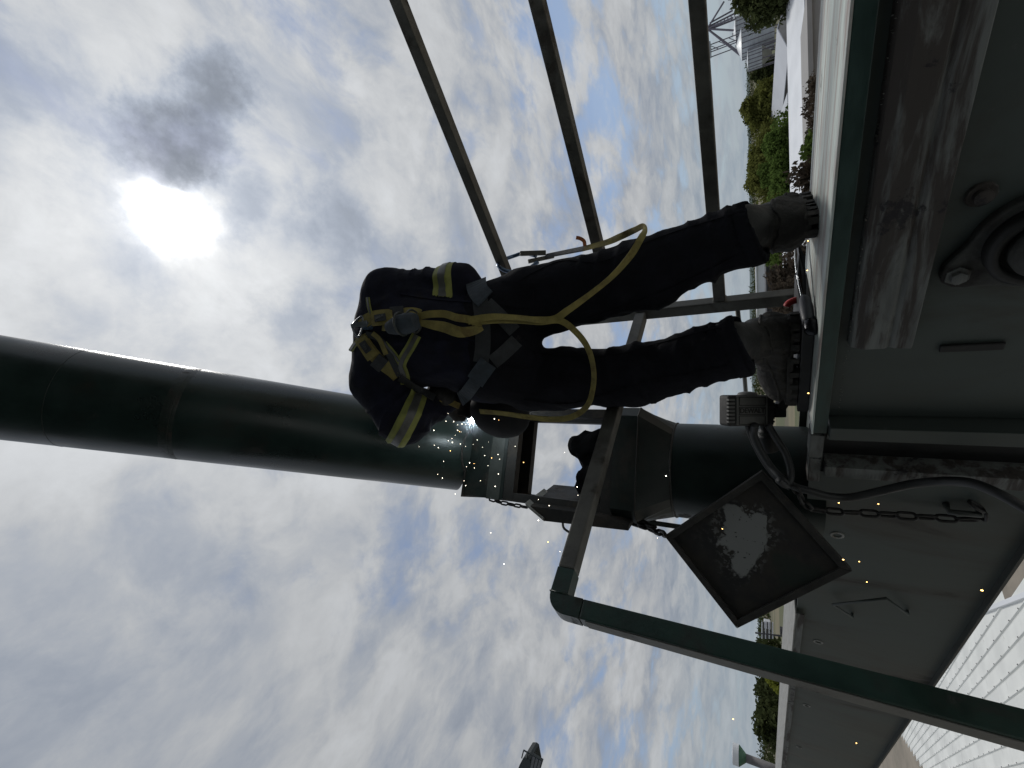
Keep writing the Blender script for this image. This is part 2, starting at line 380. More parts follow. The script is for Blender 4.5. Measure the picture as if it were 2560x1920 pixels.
def text_mesh(name, body, size, o, X, Y, depth, mat, parent, bold=.0, sx=1.0):
    cu = bpy.data.curves.new(name, 'FONT'); cu.body = body; cu.size = size; cu.extrude = depth; cu.align_x = 'CENTER'; cu.align_y = 'CENTER'; cu.offset = bold
    tmp = bpy.data.objects.new(name+'_t', cu); COL.objects.link(tmp)
    me = bpy.data.meshes.new_from_object(tmp.evaluated_get(bpy.context.evaluated_depsgraph_get()))
    bpy.data.objects.remove(tmp); bpy.data.curves.remove(cu)
    X = nrm(X); Y = nrm(Y); Zn = np.cross(X, Y)
    q = parent
    while q.parent is not None: q = q.parent
    base = np.array(q.location)
    for v in me.vertices:
        p = np.asarray(o)+X*v.co.x*sx+Y*v.co.y+Zn*v.co.z-base; v.co = tuple(p)
    me.materials.clear(); me.materials.append(M[mat])
    ob = bpy.data.objects.new(name, me); COL.objects.link(ob); ob.parent = parent
    return ob
# signed-distance modelling for cloth, boots and body
def cap_sdf(p, a, b, ra, rb):
    a = np.asarray(a, np.float32); b = np.asarray(b, np.float32); ba = b-a
    t = np.clip(((p-a)@ba)/max(1e-9, float(ba@ba)), 0, 1)
    return np.linalg.norm(p-a-t[:, None]*ba, axis=1)-(ra+(rb-ra)*t)
def ell_sdf(p, c, r, ax=None):
    q = p-np.asarray(c, np.float32)
    if ax is not None: q = q@np.array(ax, np.float32).T
    r = np.asarray(r, np.float32); k0 = np.linalg.norm(q/r, axis=1); k1 = np.linalg.norm(q/(r*r), axis=1)
    return k0*(k0-1)/np.maximum(k1, 1e-6)
def smin(a, b, k):
    hh = np.maximum(k-np.abs(a-b), 0)/k
    return np.minimum(a, b)-hh*hh*k*.25
def smax(a, b, k): return -smin(-a, -b, k)
_K = np.random.randn(24, 3).astype(np.float32); _PH = (np.random.rand(24)*6.28).astype(np.float32)
def wob(p, sc_, k0=0, n=5):
    o = np.zeros(len(p), np.float32)
    for i in range(n): o += np.sin((p@_K[(k0+i) % 24])*sc_*(1+.35*i)+_PH[(k0+i) % 24])/(1+.3*i)
    return o/2.2
def sdf_mesh(fn, lo, hi, hs):
    lo = np.asarray(lo, np.float32); hi = np.asarray(hi, np.float32)
    nn = np.ceil((hi-lo)/hs).astype(int)+1
    gx, gy, gz = [lo[i]+np.arange(nn[i], dtype=np.float32)*hs for i in range(3)]
    V = np.empty(tuple(nn), np.float32)
    st = max(1, int(400000/(nn[1]*nn[2])))
    for i in range(0, nn[0], st):
        X_, Y_, Z_ = np.meshgrid(gx[i:i+st], gy, gz, indexing='ij')
        V[i:i+st] = fn(np.stack([X_.ravel(), Y_.ravel(), Z_.ravel()], 1)).reshape(X_.shape)
    S = V < 0
    C8 = [(i, j, k) for i in (0, 1) for j in (0, 1) for k in (0, 1)]
    def sl_(B, o): return B[o[0]:nn[0]-1+o[0], o[1]:nn[1]-1+o[1], o[2]:nn[2]-1+o[2]]
    cnt = sum(sl_(S, o).astype(np.int8) for o in C8)
    act = (cnt > 0) & (cnt < 8); idx = np.argwhere(act)
    pos = np.zeros((len(idx), 3), np.float32); num = np.zeros(len(idx), np.float32)
    for ax in range(3):
        for o in C8:
            if o[ax]: continue
            o2 = list(o); o2[ax] = 1
            va = V[idx[:, 0]+o[0], idx[:, 1]+o[1], idx[:, 2]+o[2]]; vb = V[idx[:, 0]+o2[0], idx[:, 1]+o2[1], idx[:, 2]+o2[2]]
            m = (va < 0) != (vb < 0); t = np.where(m, va/np.where(m, va-vb, 1), 0)
            q = np.tile(np.array(o, np.float32), (len(idx), 1)); q[:, ax] = t
            pos[m] += q[m]; num[m] += 1
    verts = lo+(idx+pos/num[:, None])*hs
    ID = -np.ones(act.shape, np.int64); ID[act] = np.arange(len(idx))
    faces = []
    for ax in range(3):
        b, c = (ax+1) % 3, (ax+2) % 3
        s0 = [slice(None)]*3; s1 = [slice(None)]*3; s0[ax] = slice(0, nn[ax]-1); s1[ax] = slice(1, nn[ax])
        Aa, Bb = S[tuple(s0)], S[tuple(s1)]
        e = np.argwhere(Aa != Bb)
        ok = (e[:, b] > 0) & (e[:, c] > 0) & (e[:, b] < nn[b]-1) & (e[:, c] < nn[c]-1); e = e[ok]
        flip = Aa[e[:, 0], e[:, 1], e[:, 2]]
        def cid(db, dc):
            q = e.copy(); q[:, b] -= db; q[:, c] -= dc; return ID[q[:, 0], q[:, 1], q[:, 2]]
        quad = np.stack([cid(1, 1), cid(0, 1), cid(0, 0), cid(1, 0)], 1)
        quad[~flip] = quad[~flip][:, ::-1]
        faces.append(quad)
    return verts, np.concatenate(faces)
def mesh_obj(name, verts, faces, mat, parent, smooth=True):
    q = parent
    base = np.zeros(3)
    if q is not None:
        while q.parent is not None: q = q.parent
        base = np.array(q.location)
    me = bpy.data.meshes.new(name)
    me.from_pydata((np.asarray(verts, float)-base).tolist(), [], np.asarray(faces).tolist())
    if smooth: me.polygons.foreach_set('use_smooth', [True]*len(me.polygons))
    me.materials.append(M[mat]); o = bpy.data.objects.new(name, me); COL.objects.link(o)
    if parent is not None: o.parent = parent
    return o

# ================================================================ SETTING: ground, hills, fields
GZ = -14.0
def grid_sheet(name, x0, x1, y0, y1, nx, ny, zf_, mat):
    vs = []; fs = []
    for j in range(ny+1):
        for i in range(nx+1):
            x = x0+(x1-x0)*i/nx; y = y0+(y1-y0)*j/ny; vs.append((x, y, zf_(x, y)))
    for j in range(ny):
        for i in range(nx):
            a = j*(nx+1)+i; fs.append((a, a+1, a+nx+2, a+nx+1))
    return MB().add(vs, fs).build(name, mat)
def field_material():
    m = bpy.data.materials.new('ground_fields'); m.use_nodes = True; t = m.node_tree; b = t.nodes['Principled BSDF']; q = G(t)
    c = t.nodes.new('ShaderNodeTexCoord').outputs['Object']
    far = q.mapping(c, scale=(.0016, .010, 1), rot=(0, 0, .25))
    v = t.nodes.new('ShaderNodeTexVoronoi'); v.inputs['Scale'].default_value = 1.0; t.links.new(far, v.inputs['Vector'])
    n1, _ = q.noise(c, .05, 6, .6); n2, _ = q.noise(q.mapping(c, scale=(.02, .3, 1)), 1.0, 4)
    sepc = t.nodes.new('ShaderNodeSeparateColor'); t.links.new(v.outputs['Color'], sepc.inputs[0])
    col = q.mix(q.ramp(sepc.outputs[0], .35, .6), (.16, .125, .095, 1), (.075, .09, .035, 1))
    col = q.mix(q.ramp(sepc.outputs[1], .6, .75), col, (.19, .165, .10, 1))
    col = q.mix(q.ramp(n2, .4, .6, 0, .45), col, (.13, .12, .06, 1))
    col = q.mix(q.ramp(n1, .35, .7, 0, .4), col, (.10, .085, .06, 1))
    t.links.new(col, b.inputs['Base Color']); b.inputs['Roughness'].default_value = .95
    return m
M['ground'] = field_material()
M['hills'] = material('far_hills', (.085, .115, .115), .95, 0, .2, .006)
M['yard'] = material('yard_gravel', (.25, .22, .18), .95, 0, .2, .3, dirt=(.16, .15, .12), dscale=.12)
grd = grid_sheet('ground', -9000, 9000, -4000, 14000, 8, 8, lambda x, y: GZ, 'ground'); struct(grd)
yard = grid_sheet('gravel_yard', -70, 75, -40, 80, 4, 4, lambda x, y: GZ+.02, 'yard'); struct(yard)
def ridge(name, pts, depth, mat):
    mb = MB(); vs = []; fs = []
    for (x, y, z) in pts: vs += [(x, y, GZ-1), (x, y+depth*.25, z), (x, y+depth, GZ-1)]
    for i in range(len(pts)-1):
        a = 3*i; fs += [(a, a+3, a+4, a+1), (a+1, a+4, a+5, a+2)]
    return struct(mb.add(vs, fs).build(name, mat, smooth=True))
hp = []
for i in range(61):
    x = -6000+i*200
    zz = 9+9*math.sin(x*.0009+1.2)+5*math.sin(x*.0031)+2.5*math.sin(x*.011+2)
    hp.append((x, 3600+300*math.sin(x*.0006), zz))
ridge('hills', hp, 900, 'hills')
# wooded strip nearer, hugging the horizon
def leaf_cloud(mb, c, r, n, size, seed, hollow=.55, flat=1.0):
    rng = np.random.RandomState(seed)
    d = rng.randn(n, 3); d /= np.linalg.norm(d, axis=1)[:, None]
    rad = hollow+(1-hollow)*rng.rand(n)**.6
    lob = 1+.16*np.sin(d[:, 0]*5+seed)+.14*np.sin(d[:, 1]*6+seed*1.7)+.12*np.sin(d[:, 2]*7+seed*.6)
    p = d*(rad*lob)[:, None]*np.asarray(r)+np.asarray(c)
    a = rng.randn(n, 3); a /= np.linalg.norm(a, axis=1)[:, None]
    b_ = np.cross(a, rng.randn(n, 3)); b_ /= np.linalg.norm(b_, axis=1)[:, None]
    s = size*(.6+.8*rng.rand(n))[:, None]
    vs = np.stack([p-a*s, p-b_*s*.6, p+a*s, p+b_*s*.6], 1).reshape(-1, 3)
    o = len(mb.v); mb.v += [tuple(q) for q in vs]; mb.f += [(o+4*i, o+4*i+1, o+4*i+2, o+4*i+3) for i in range(n)]
def tree(name, label, base, h_, crown_r, lobes, mat, seed, size=.35, group='trees beyond the roofs', trunk=True, start=.3, per=900, cat='tree'):
    t = thing(name, label, cat, base, group)
    rng = random.Random(seed); base = np.asarray(base, float)
    if trunk:
        mb = MB(); mb.tube([base, base+ZV*h_*.4+np.array([rng.uniform(-.3, .3), 0, 0]), base+ZV*h_*.85], [h_*.03, h_*.02, h_*.008], 8)
        for k in range(5):
            a = k*1.3+seed; z0 = h_*(.3+.1*k); e = base+np.array([math.cos(a)*crown_r*.6, math.sin(a)*crown_r*.6, z0+h_*.2])
            mb.tube([base+ZV*z0, (base+ZV*z0+e)/2+ZV*.2, e], [h_*.012, h_*.009, h_*.004], 6)
        mb.build('trunk', 'trunk', t, smooth=True)
    mb = MB()
    for k in range(lobes):
        f = (k+.5)/lobes; zz = h_*(start+(1-start)*f*.92)
        rr = crown_r*(math.sin(math.pi*(.18+.74*f)))**.7*rng.uniform(.75, 1.1)
        a = rng.uniform(0, 6.28); off = crown_r*.45*(1-.6*f)
        c = base+np.array([math.cos(a)*off, math.sin(a)*off, zz])
        leaf_cloud(mb, c, (rr*.95, rr*.95, max(rr*.55, h_*(1-start)/lobes*1.5)), per, size, seed*31+k, hollow=.35)
    mb.build('crown', mat, t, fix=False)
    return t
def place(x, y, dist):
    """point of the land on the bearing of photo position (x, y), at a distance"""
    r = ray(x, y); r = r/np.linalg.norm(r[:2]); return np.array([r[0]*dist, r[1]*dist, GZ])
def zat(x, y, dist):
    r = ray(x, y); r = r/np.linalg.norm(r[:2]); return HC+r[2]*dist
mb = MB()
rngw = np.random.RandomState(5)
for i in range(420):
    fx = i/420; y_ = -150+fx*2300
    d = 900+160*math.sin(i*.3)+rngw.rand()*120
    if y_ < 700: d += 500
    p = place(1890, y_, d)
    leaf_cloud(mb, p+ZV*(6+3*rngw.rand()), (10+4*rngw.rand(), 9, 8+4*rngw.rand()), 60, 1.7, i)
wood = mb.build('distant_woods', 'leaf3', fix=False); wood['kind'] = 'stuff'
tag(wood, 'dark belt of distant woods along the horizon', 'woods')

# ================================================================ conveyor housing the worker stands on
def slab(mb, a0, a1, n0, n1, z0, z1):
    return mb.box(anz((a0+a1)/2, (n0+n1)/2, (z0+z1)/2), (abs(a1-a0)/2, abs(n1-n0)/2, abs(z1-z0)/2), (A, N, ZV))
conv = thing('conveyor_housing', 'long dark green drag conveyor housing that the worker stands on', 'conveyor', anz(1.0, 1.25, -.56))
NW = 1.078
slab(MB(), -2.4, 1.15, 1.046, 1.44, -.005, 0).build('cover_plate', 'cover', conv, bevel=.002)['label'] = 'pale dusty top cover plate with long streaks'
slab(MB(), -2.4, 1.148, 1.049, 1.056, -.038, -.0055).build('cover_lip', 'lip', conv, bevel=.0015)
slab(MB(), -2.4, 1.147, 1.432, 1.438, -.038, -.0055).build('rear_lip', 'lip', conv, bevel=.0015)
slab(MB(), -2.4, 1.10, NW, NW+.006, -.55, -.0065).build('side_wall', 'wall', conv)
slab(MB(), -2.4, 1.10, 1.405, 1.411, -.55, -.0065).build('rear_wall', 'wall', conv)
slab(MB(), -2.4, 14, 1.085, 1.404, -.556, -.551).build('bottom_plate', 'wall', conv)
# dusty pressed rib along the wall
prof = [(NW, -.060), (1.052, -.066), (1.040, -.088), (1.040, -.128), (1.047, -.136), (1.040, -.146), (1.036, -.176), (1.050, -.181), (NW, -.181)]
MB().prism([anz(-2.4, n, z) for n, z in prof], A*3.23).build('stiffener_rib', 'dirty', conv, bevel=.002)['label'] = 'dusty pressed rib with scraped paint along the wall'
# grain dust scattered under the lip (small crumbs)
mb = MB(); rg = random.Random(3)
for i in range(90):
    p = anz(rg.uniform(.1, 1.05), rg.uniform(1.044, 1.072), -.0605); s = rg.uniform(.0005, .0012)
    mb.box(p, (s*1.4, s, s), (nrm((rg.random(), rg.random(), .1)), N, ZV))
o = mb.build('dust_crumbs', 'flange', conv, fix=False); o['kind'] = 'stuff'
# flange bearing with shaft
bc = onplane(2592, 590, N, NW)
bp = MB()
dirs = [(A*math.cos(a)+ZV*math.sin(a)) for a in np.linspace(0, 2*math.pi, 49)[:-1]]
poly = []
for k, dv in enumerate(dirs):
    a = 2*math.pi*k/48; r = .098+.046*max(0, math.cos(2*(a-math.radians(62))))**3
    poly.append(bc+dv*r-N*.001)
brg = MB().prism(poly, -N*.022).build('bearing_flange', 'bearing', conv, bevel=.006, seg=3); smooth_sharp(brg)
MB().lathe([(.080, 0), (.080, .026), (.074, .032), (.064, .032), (.062, .016), (.048, .016)], bc-N*.0225, -N, 48, cap1=False).build('bearing_ring', 'black', brg, smooth=True)
MB().lathe([(.052, 0), (.052, .036), (.047, .042), (.032, .044), (.029, .058), (.010, .060), (.0, .060)], bc-N*.030, -N, 40, cap1=False).build('shaft_end', 'bearing', brg, smooth=True)
for sgn in (1, -1):
    a = math.radians(62)+(0 if sgn > 0 else math.pi); c = bc+(A*math.cos(a)+ZV*math.sin(a))*.118
    smooth_sharp(MB().lathe([(.021, 0), (.021, .004), (.0135, .0041), (.0135, .015), (.008, .017)], c-N*.0225, -N, 6).build('bolt', 'dirty', brg))
for (x, y) in ((2452, 486), (2405, 682)):
    smooth_sharp(MB().lathe([(.024, 0), (.022, .006), (.014, .0061), (.014, .017), (.009, .020)], onplane(x, y, N, NW-.0005), -N, 12).build('bolt', 'dirty', conv))
slab(MB(), .853, .873, NW-.009, NW-.0005, -.345, -.238).build('slot_bar', 'black', conv, bevel=.003)
# joint between the two housing sections
slab(MB(), 1.105, 1.155, 1.030, NW+.02, -.548, -.042).build('joint_flange', 'wall', conv, bevel=.002)
slab(MB(), 1.1555, 1.175, 1.052, NW+.02, -.547, -.040).build('joint_gasket', 'band', conv)
slab(MB(), 1.1755, 1.285, NW+.012, NW+.02, -.546, -.040).build('joint_web', 'black', conv)
slab(MB(), 1.2855, 1.335, 1.034, NW+.02, -.548, -.042).build('joint_flange', 'dirty', conv, bevel=.002)
slab(MB(), 1.158, 1.262, 1.048, 1.10, -.034, .001).build('cap_channel', 'dirty', conv, bevel=.003)
slab(MB(), 1.268, 1.385, 1.050, 1.10, -.034, -.001).build('cap_channel', 'dirty', conv, bevel=.003)
slab(MB(), 1.152, 2.36, 1.112, 1.40, -.060, -.030).build('deck_plate', 'wall', conv)
# second section
slab(MB(), 1.336, 14, 1.055, 1.061, -.55, -.0065).build('side_wall', 'wall', conv)
slab(MB(), 1.336, 14, 1.405, 1.411, -.55, -.0065).build('rear_wall', 'wall', conv)
slab(MB(), 2.37, 14, 1.028, 1.50, -.004, .002).build('cover_plate', 'flange', conv, bevel=.0015)
slab(MB(), 2.371, 14, 1.031, 1.037, -.034, -.0045).build('cover_lip', 'dirty', conv, bevel=.0015)
slab(MB(), 2.372, 2.378, 1.066, 1.40, -.0295, -.0045).build('end_plate', 'black', conv)
slab(MB(), 1.336, 14, 1.030, 1.0545, -.551, -.543).build('bottom_flange', 'band', conv)
for a in (1.698, 2.693, 3.737, 4.82, 5.86):
    c = anz(a, 1.0548, -.106)
    MB().lathe([(.021, 0), (.021, .003), (.013, .0031), (.013, -.004)], c, -N, 20, cap0=False).build('grommet', 'flange', conv, smooth=False)
hp_ = [onplane(x, y, N, 1.052) for x, y in ((2130, 1535), (2080, 1495), (2212, 1478), (2268, 1527))]
MB().tube([hp_[0]+N*.004, hp_[0]-N*.014, hp_[1]-N*.028, hp_[2]-N*.028, hp_[3]-N*.014, hp_[3]+N*.004], .0055, 8).build('grab_handle', 'wall', conv, smooth=True)
# eye bracket that holds the lower chain
ec = onplane(2405, 1262, N, 1.055)
MB().tube([ec+ZV*.035, ec+ZV*.035-N*.03, ec-ZV*.03-N*.03, ec-ZV*.03], .009, 8).build('chain_eye', 'band', conv, smooth=True)

# ================================================================ unseen wall added behind the viewer to shade the foreground
shade_w = thing('shade_wall', 'tall dark ribbed steel wall added unseen behind the viewer to shade the foreground', 'wall', (0, -2.9, GZ))
sec_w = []
pmw = MB().add(sum([[(x, y, GZ), (x, y, 7.0)] for x, y in ((0, 0), (.10, 0), (.14, .045), (.26, .045), (.30, 0), (.4, 0))], []), [(2*i, 2*i+1, 2*i+3, 2*i+2) for i in range(5)]).build('wall_sheet', 'shadewall', fix=False)
me_w = pmw.data; bpy.data.objects.remove(pmw)
for k in range(56):
    o = bpy.data.objects.new('wall_sheet', me_w); COL.objects.link(o); o.parent = shade_w; o.location = (-11.2+.4*k, 0, -GZ)

# ================================================================ guard railing
rl = thing('guard_railing', 'grey square-tube guard railing with green corner post round the platform', 'railing', anz(.98, 1.55, -.56))
for z in (.255, .665, 1.10):
    MB().bar(anz(-2.6, 1.55, z), anz(.956, 1.55, z), .041, .041).build('rail', 'galv', rl, bevel=.004)
MB().bar(anz(.98, 1.55, -.56), anz(.98, 1.55, 1.125), .046, .046, up=N).build('post', 'galv', rl, bevel=.005)
MB().bar(anz(-2.0, 1.55, -.56), anz(-2.0, 1.55, 1.12), .046, .046, up=N).build('post', 'galv', rl, bevel=.005)
ZR = .551
cn = anz(.985, .33, ZR)
MB().bar(anz(.985, 1.526, ZR), anz(.985, .413, ZR), .043, .043).build('return_rail', 'galv', rl, bevel=.005)
# green mitred corner and post
prf = [(.0825, .0215), (.022, .0215)]+[(.022-.044*math.sin(q), -.0225+.044*math.cos(q)) for q in np.linspace(0, math.pi/2, 9)[1:]]+[(-.022, -.06), (.022, -.06), (.022, -.022), (.0825, -.022)]
MB().prism([cn-A*.0216+N*a+ZV*b for a, b in prf], A*.0432).build('corner_elbow', 'greentube', rl, bevel=.0015)
pp = MB(); pp.box(cn+ZV*(-.97), (.0215, .0215, .909), (A, N, ZV)); po = pp.build('corner_post', 'greentube', rl, bevel=.003, seg=2)
MB().box(cn-N*.0225+ZV*(-.975), (.0175, .0008, .90), (A, N, ZV)).build('pale_face', 'postside', rl)  # paler strip down one side of the corner post
MB().tube([cn+N*.022+(A*.022)*s1+ZV*.022*s2 for s1, s2 in ((1, 1), (1, -1), (-1, -1), (-1, 1))], .0022, 6, closed=True).build('weld_bead', 'greentube', rl, smooth=True)
MB().tube([cn-ZV*.0605+(A*.0216)*s1+N*.0216*s2 for s1, s2 in ((1, 1), (1, -1), (-1, -1), (-1, 1))], .0028, 6, closed=True).build('weld_bead', 'greentube', rl, smooth=True)
w = anz(.98, 1.527, ZR)
for z in (.255, .665, 1.10):
    c = anz(.957, 1.55, z)
    MB().tube([c+N*.0215*s1+ZV*.0215*s2 for s1, s2 in ((1, 1), (1, -1), (-1, -1), (-1, 1))], .003, 6, closed=True).build('weld_bead', 'galv', rl, smooth=True)
# thin conduit behind the left leg
cdt = MB().tube([anz(1.0, 1.60, .20), anz(1.35, 1.62, .185), anz(1.95, 1.64, .17)], .009, 8).build('conduit', 'galv', rl, smooth=True)

# ================================================================ grain spout
Y0 = 1.98
s0 = aty(1675, 1172, Y0); SX = s0[0]
ca, sa = math.cos(math.radians(15)), math.sin(math.radians(15))
LX = np.array([ca, sa, 0]); LY = np.array([-sa, ca, 0])
def zf(x, Y=1.76): return aty(x, 1150, Y)[2]
sp = thing('grain_spout', 'dark green round grain spout leaning over an open square inspection frame', 'spout', (SX, Y0, -.06))
SC = lambda x, y, z: np.array([SX, Y0, 0])+LX*x+LY*y+ZV*z
H = .2255; YR = -.03
zt, zband0, zband1, zfr0, zfr1 = zf(1172), zf(1228), zf(1258), zf(1312), zf(1520)
P1 = at(1110, 1123, 2.31); P0 = at(0, 967, 1.72); pd = nrm(P0-P1)
Pe = P1-pd*.10; Ptop = P0+pd*2.2
RP = .209
L = np.linalg.norm(Ptop-Pe)
# upper pipe in three rolled lengths with a slight joint between
seam = [0]+[float(np.linalg.norm(at(x, y, t)-Pe)) for x, y, t in ((480, 1037, 1.96), (205, 997, 1.82))]+[L]
for i in range(len(seam)-1):
    a0, a1 = seam[i], seam[i+1]
    MB().lathe([(RP, a0+.0005), (RP, a1-.0005)], Pe, pd, 72, cap0=False, cap1=False).build('pipe_length', 'pipe', sp, smooth=True)
    if i: MB().tube([Pe+pd*a0+(np.array(frame_of(pd)[1])*math.cos(q)+np.array(frame_of(pd)[2])*math.sin(q))*RP for q in np.linspace(0, 2*math.pi, 49)[:-1]], .0012, 6, closed=True).build('seam_bead', 'box', sp, smooth=True)
MB().lathe([(RP-.0005, 0), (RP+.0004, .004), (RP+.0004, .050), (RP-.0005, .054)], Pe+pd*(seam[1]-.02), pd, 72, cap0=False, cap1=False).build('joint_band', 'pipeband', sp, smooth=True)
MB().lathe([(RP-.004, 0), (RP-.004, L)], Pe, pd, 48, cap0=False, cap1=False).build('pipe_lining', 'black', sp, smooth=True)
# square collar box under the pipe
def sqbox(z0, z1, h0, h1, mat, name, bevel=.003):
    vs = [SC(sx*h0, (-h0 if sy < 0 else YR+(h0-H)), z0) for sx, sy in ((-1, -1), (1, -1), (1, 1), (-1, 1))]+[SC(sx*h1, (-h1 if sy < 0 else YR+(h1-H)), z1) for sx, sy in ((-1, -1), (1, -1), (1, 1), (-1, 1))]
    fs = [(0, 1, 5, 4), (1, 2, 6, 5), (2, 3, 7, 6), (3, 0, 4, 7)]
    return MB().add(vs, fs).build(name, mat, sp, bevel=bevel)
sqbox(zband1-.02, zt, H-.002, H-.002, 'box', 'collar_box')
sqbox(zband1-.004, zband0, H, H, 'band', 'collar_band', 0)
MB().box(SC(0, 0, zt+.004), (H+.008, H+.008, .004), (LX, LY, ZV)).build('top_plate', 'frame', sp, bevel=.002)
# weld bead where the round pipe lands on the box
bead = []
for q in np.linspace(0, 2*math.pi, 65)[:-1]:
    sv, uv = frame_of(pd)[1:]; o_ = Pe+(sv*math.cos(q)+uv*math.sin(q))*(RP+.001); bead.append(o_+pd*((zt+.009-o_[2])/pd[2]))
MB().tube(bead, .0055, 6, closed=True).build('weld_bead', 'weld', sp, smooth=True)
# open frame of angle iron
T = .032
for z, nm in ((zband1-.021, 'top'), (zfr1, 'bottom')):
    pass
def fbar(p, q, w=.05, h_=.05, up=None, mat='frame', name='frame_bar'): return MB().bar(p, q, w, h_, up).build(name, mat, sp, bevel=.002)
ztop = (zband1-.022)-.028; zbot = zfr1
hh = H-.022
yfr, yrr = -hh, YR-.022
for yy in (yfr, yrr):
    fbar(SC(-hh-.020, yy, ztop), SC(hh+.020, yy, ztop), .042, .055)
    fbar(SC(-hh-.020, yy, zbot), SC(hh+.020, yy, zbot), .042, .05)
for sx in (-1, 1):
    fbar(SC(sx*hh, yfr+.0215, ztop), SC(sx*hh, yrr-.0215, ztop), .040, .053)
    fbar(SC(sx*hh, yfr+.0215, zbot), SC(sx*hh, yrr-.0215, zbot), .040, .048)
    for yy in (yfr, yrr):
        fbar(SC(sx*hh, yy, zbot+.0255), SC(sx*hh, yy, ztop-.028), .040, .040, up=LY)
# hopper below the frame, square to octagon to round
zh0, zh1, zh2 = zf(1533), zf(1592), zf(1672)
def ring(kind, z, n=32, r=None):
    out = []
    for k in range(n):
        a = 2*math.pi*(k+.5)/n-math.pi*.75
        c, s_ = math.cos(a), math.sin(a)
        if kind == 'sq': m_ = (H+.012)/max(abs(c), abs(s_)); out.append(SC(c*m_, s_*m_, z))
        else: out.append(SC(c*r, s_*r, z))
    return out
RL = .2035
rings = [ring('sq', zh0), ring('sq', zh1), ring('c', zh2, r=RL)]
vs = sum(rings, []); fs = [(i*32+k, i*32+(k+1) % 32, (i+1)*32+(k+1) % 32, (i+1)*32+k) for i in range(2) for k in range(32)]
hop = MB().add(vs, fs).build('hopper', 'box', sp); smooth_sharp(hop, 25)
MB().tube(rings[1], .003, 6, closed=True).build('seam_bead', 'frame', sp, smooth=True)
MB().tube(rings[2], .005, 6, closed=True).build('weld_bead', 'weld', sp, smooth=True)
MB().lathe([(RL, 0), (RL, zh2+.06)], (SX, Y0, -.06), ZV, 64, cap0=False, cap1=False).build('lower_pipe', 'lowpipe', sp, smooth=True)
MB().lathe([(RL-.004, 0), (RL-.004, zh2+.06)], (SX, Y0, -.06), ZV, 48, cap0=False, cap1=False).build('lower_pipe_lining', 'black', sp, smooth=True)
# pull rod beside the hopper
MB().bar(at(1570, 1298, 1.98), at(1760, 1326, 1.83), .014, .02).build('latch_bar', 'band', sp, bevel=.002)

# upper hatch lid, hinged open at the frame's left side
lid = thing('hatch_lid', 'dark steel hatch lid with wire handle hanging open beside the spout frame', 'hatch lid', SC(-H-.03, -.1, zf(1571)))
lp = [aty(x, y, 1.67) for x, y in ((1316, 1264), (1362, 1303), (1571, 1327), (1572, 1313), (1500, 1291), (1440, 1279))]
lidp = MB().prism(lp, np.array([.03, .30, 0])).build('lid_plate', 'frame', lid, bevel=.002)
MB().prism([lp[0]+np.array([0, -.006, 0]), lp[1]+np.array([0, -.006, 0]), lp[1]+(.014, -.006, .004), lp[0]+(.014, -.006, .004)], np.array([.02, .20, 0])).build('lit_lid_lip', 'flange', lid, bevel=.001)  # light on the rim put into its pale colour
hp2 = [aty(x, y, 1.705) for x, y in ((1407, 1306), (1411, 1322), (1438, 1338), (1446, 1334), (1446, 1306))]
MB().tube(catmull(hp2, 4), .0055, 8).build('wire_handle', 'galv', lid, smooth=True)
# bag of dark cloth stuffed in the frame opening
# (built further down as a soft mesh)

# ================================================================ hanging hatch door
hd = thing('hatch_door', 'rusty square hatch door with flaking pale paint hanging from a chain', 'hatch door', aty(1900, 1375, 1.70))
c4 = [aty(1662, 1342, 1.71), aty(1905, 1178, 1.70), aty(2131, 1428, 1.69), aty(1842, 1572, 1.70)]
ctr = sum(c4)/4
dn = nrm(np.cross(c4[1]-c4[0], c4[3]-c4[0]))
if dn[1] > 0: dn = -dn                                        # faces the viewer
def door_mat():
    m = bpy.data.materials.new('flaking_door'); m.use_nodes = True; t = m.node_tree; b = t.nodes['Principled BSDF']; q = G(t)
    c = t.nodes.new('ShaderNodeTexCoord').outputs['Object']
    n1, _ = q.noise(c, 9, 8, .65); n2, _ = q.noise(c, 60, 6, .6); n3, _ = q.noise(c, 5, 4, .5); n4, _ = q.noise(c, 22, 8, .7, .5)
    col = q.mix(q.ramp(n1, .35, .65), (.014, .014, .015, 1), (.034, .029, .024, 1))
    col = q.mix(q.ramp(n3, .58, .66, 0, .6), col, (.010, .024, .018, 1))
    d = q.vmath('DISTANCE', c, tuple(aty(1855, 1345, 1.70)-np.array(hd.location)))
    edge = q.math('ADD', d, q.math('MULTIPLY', q.math('SUBTRACT', n3, .5), .40))
    edge = q.math('ADD', edge, q.math('MULTIPLY', q.math('SUBTRACT', n1, .5), .15))
    edge = q.math('ADD', edge, q.math('MULTIPLY', q.math('SUBTRACT', n4, .5), .05))
    paint = q.ramp(edge, .066, .080, 1.0, 0.0)
    speck = q.ramp(n2, .50, .56); zone = q.math('MULTIPLY', q.ramp(edge, .066, .16, 1.0, 0.0), q.ramp(n1, .40, .56))
    f = q.math('MAXIMUM', q.math('MULTIPLY', paint, q.ramp(n2, .33, .37)), q.math('MULTIPLY', speck, q.math('MULTIPLY', zone, .9)))
    col = q.mix(f, col, (.23, .235, .23, 1))
    t.links.new(col, b.inputs['Base Color']); b.inputs['Roughness'].default_value = .72
    bn = t.nodes.new('ShaderNodeBump'); bn.inputs['Strength'].default_value = .35; bn.inputs['Distance'].default_value = .004
    t.links.new(q.math('ADD', n2, f), bn.inputs['Height']); t.links.new(bn.outputs[0], b.inputs['Normal'])
    return m
MB().prism([c+(ctr-c)*.012-dn*.014 for c in c4], -dn*.004).build('door_plate', door_mat(), hd)
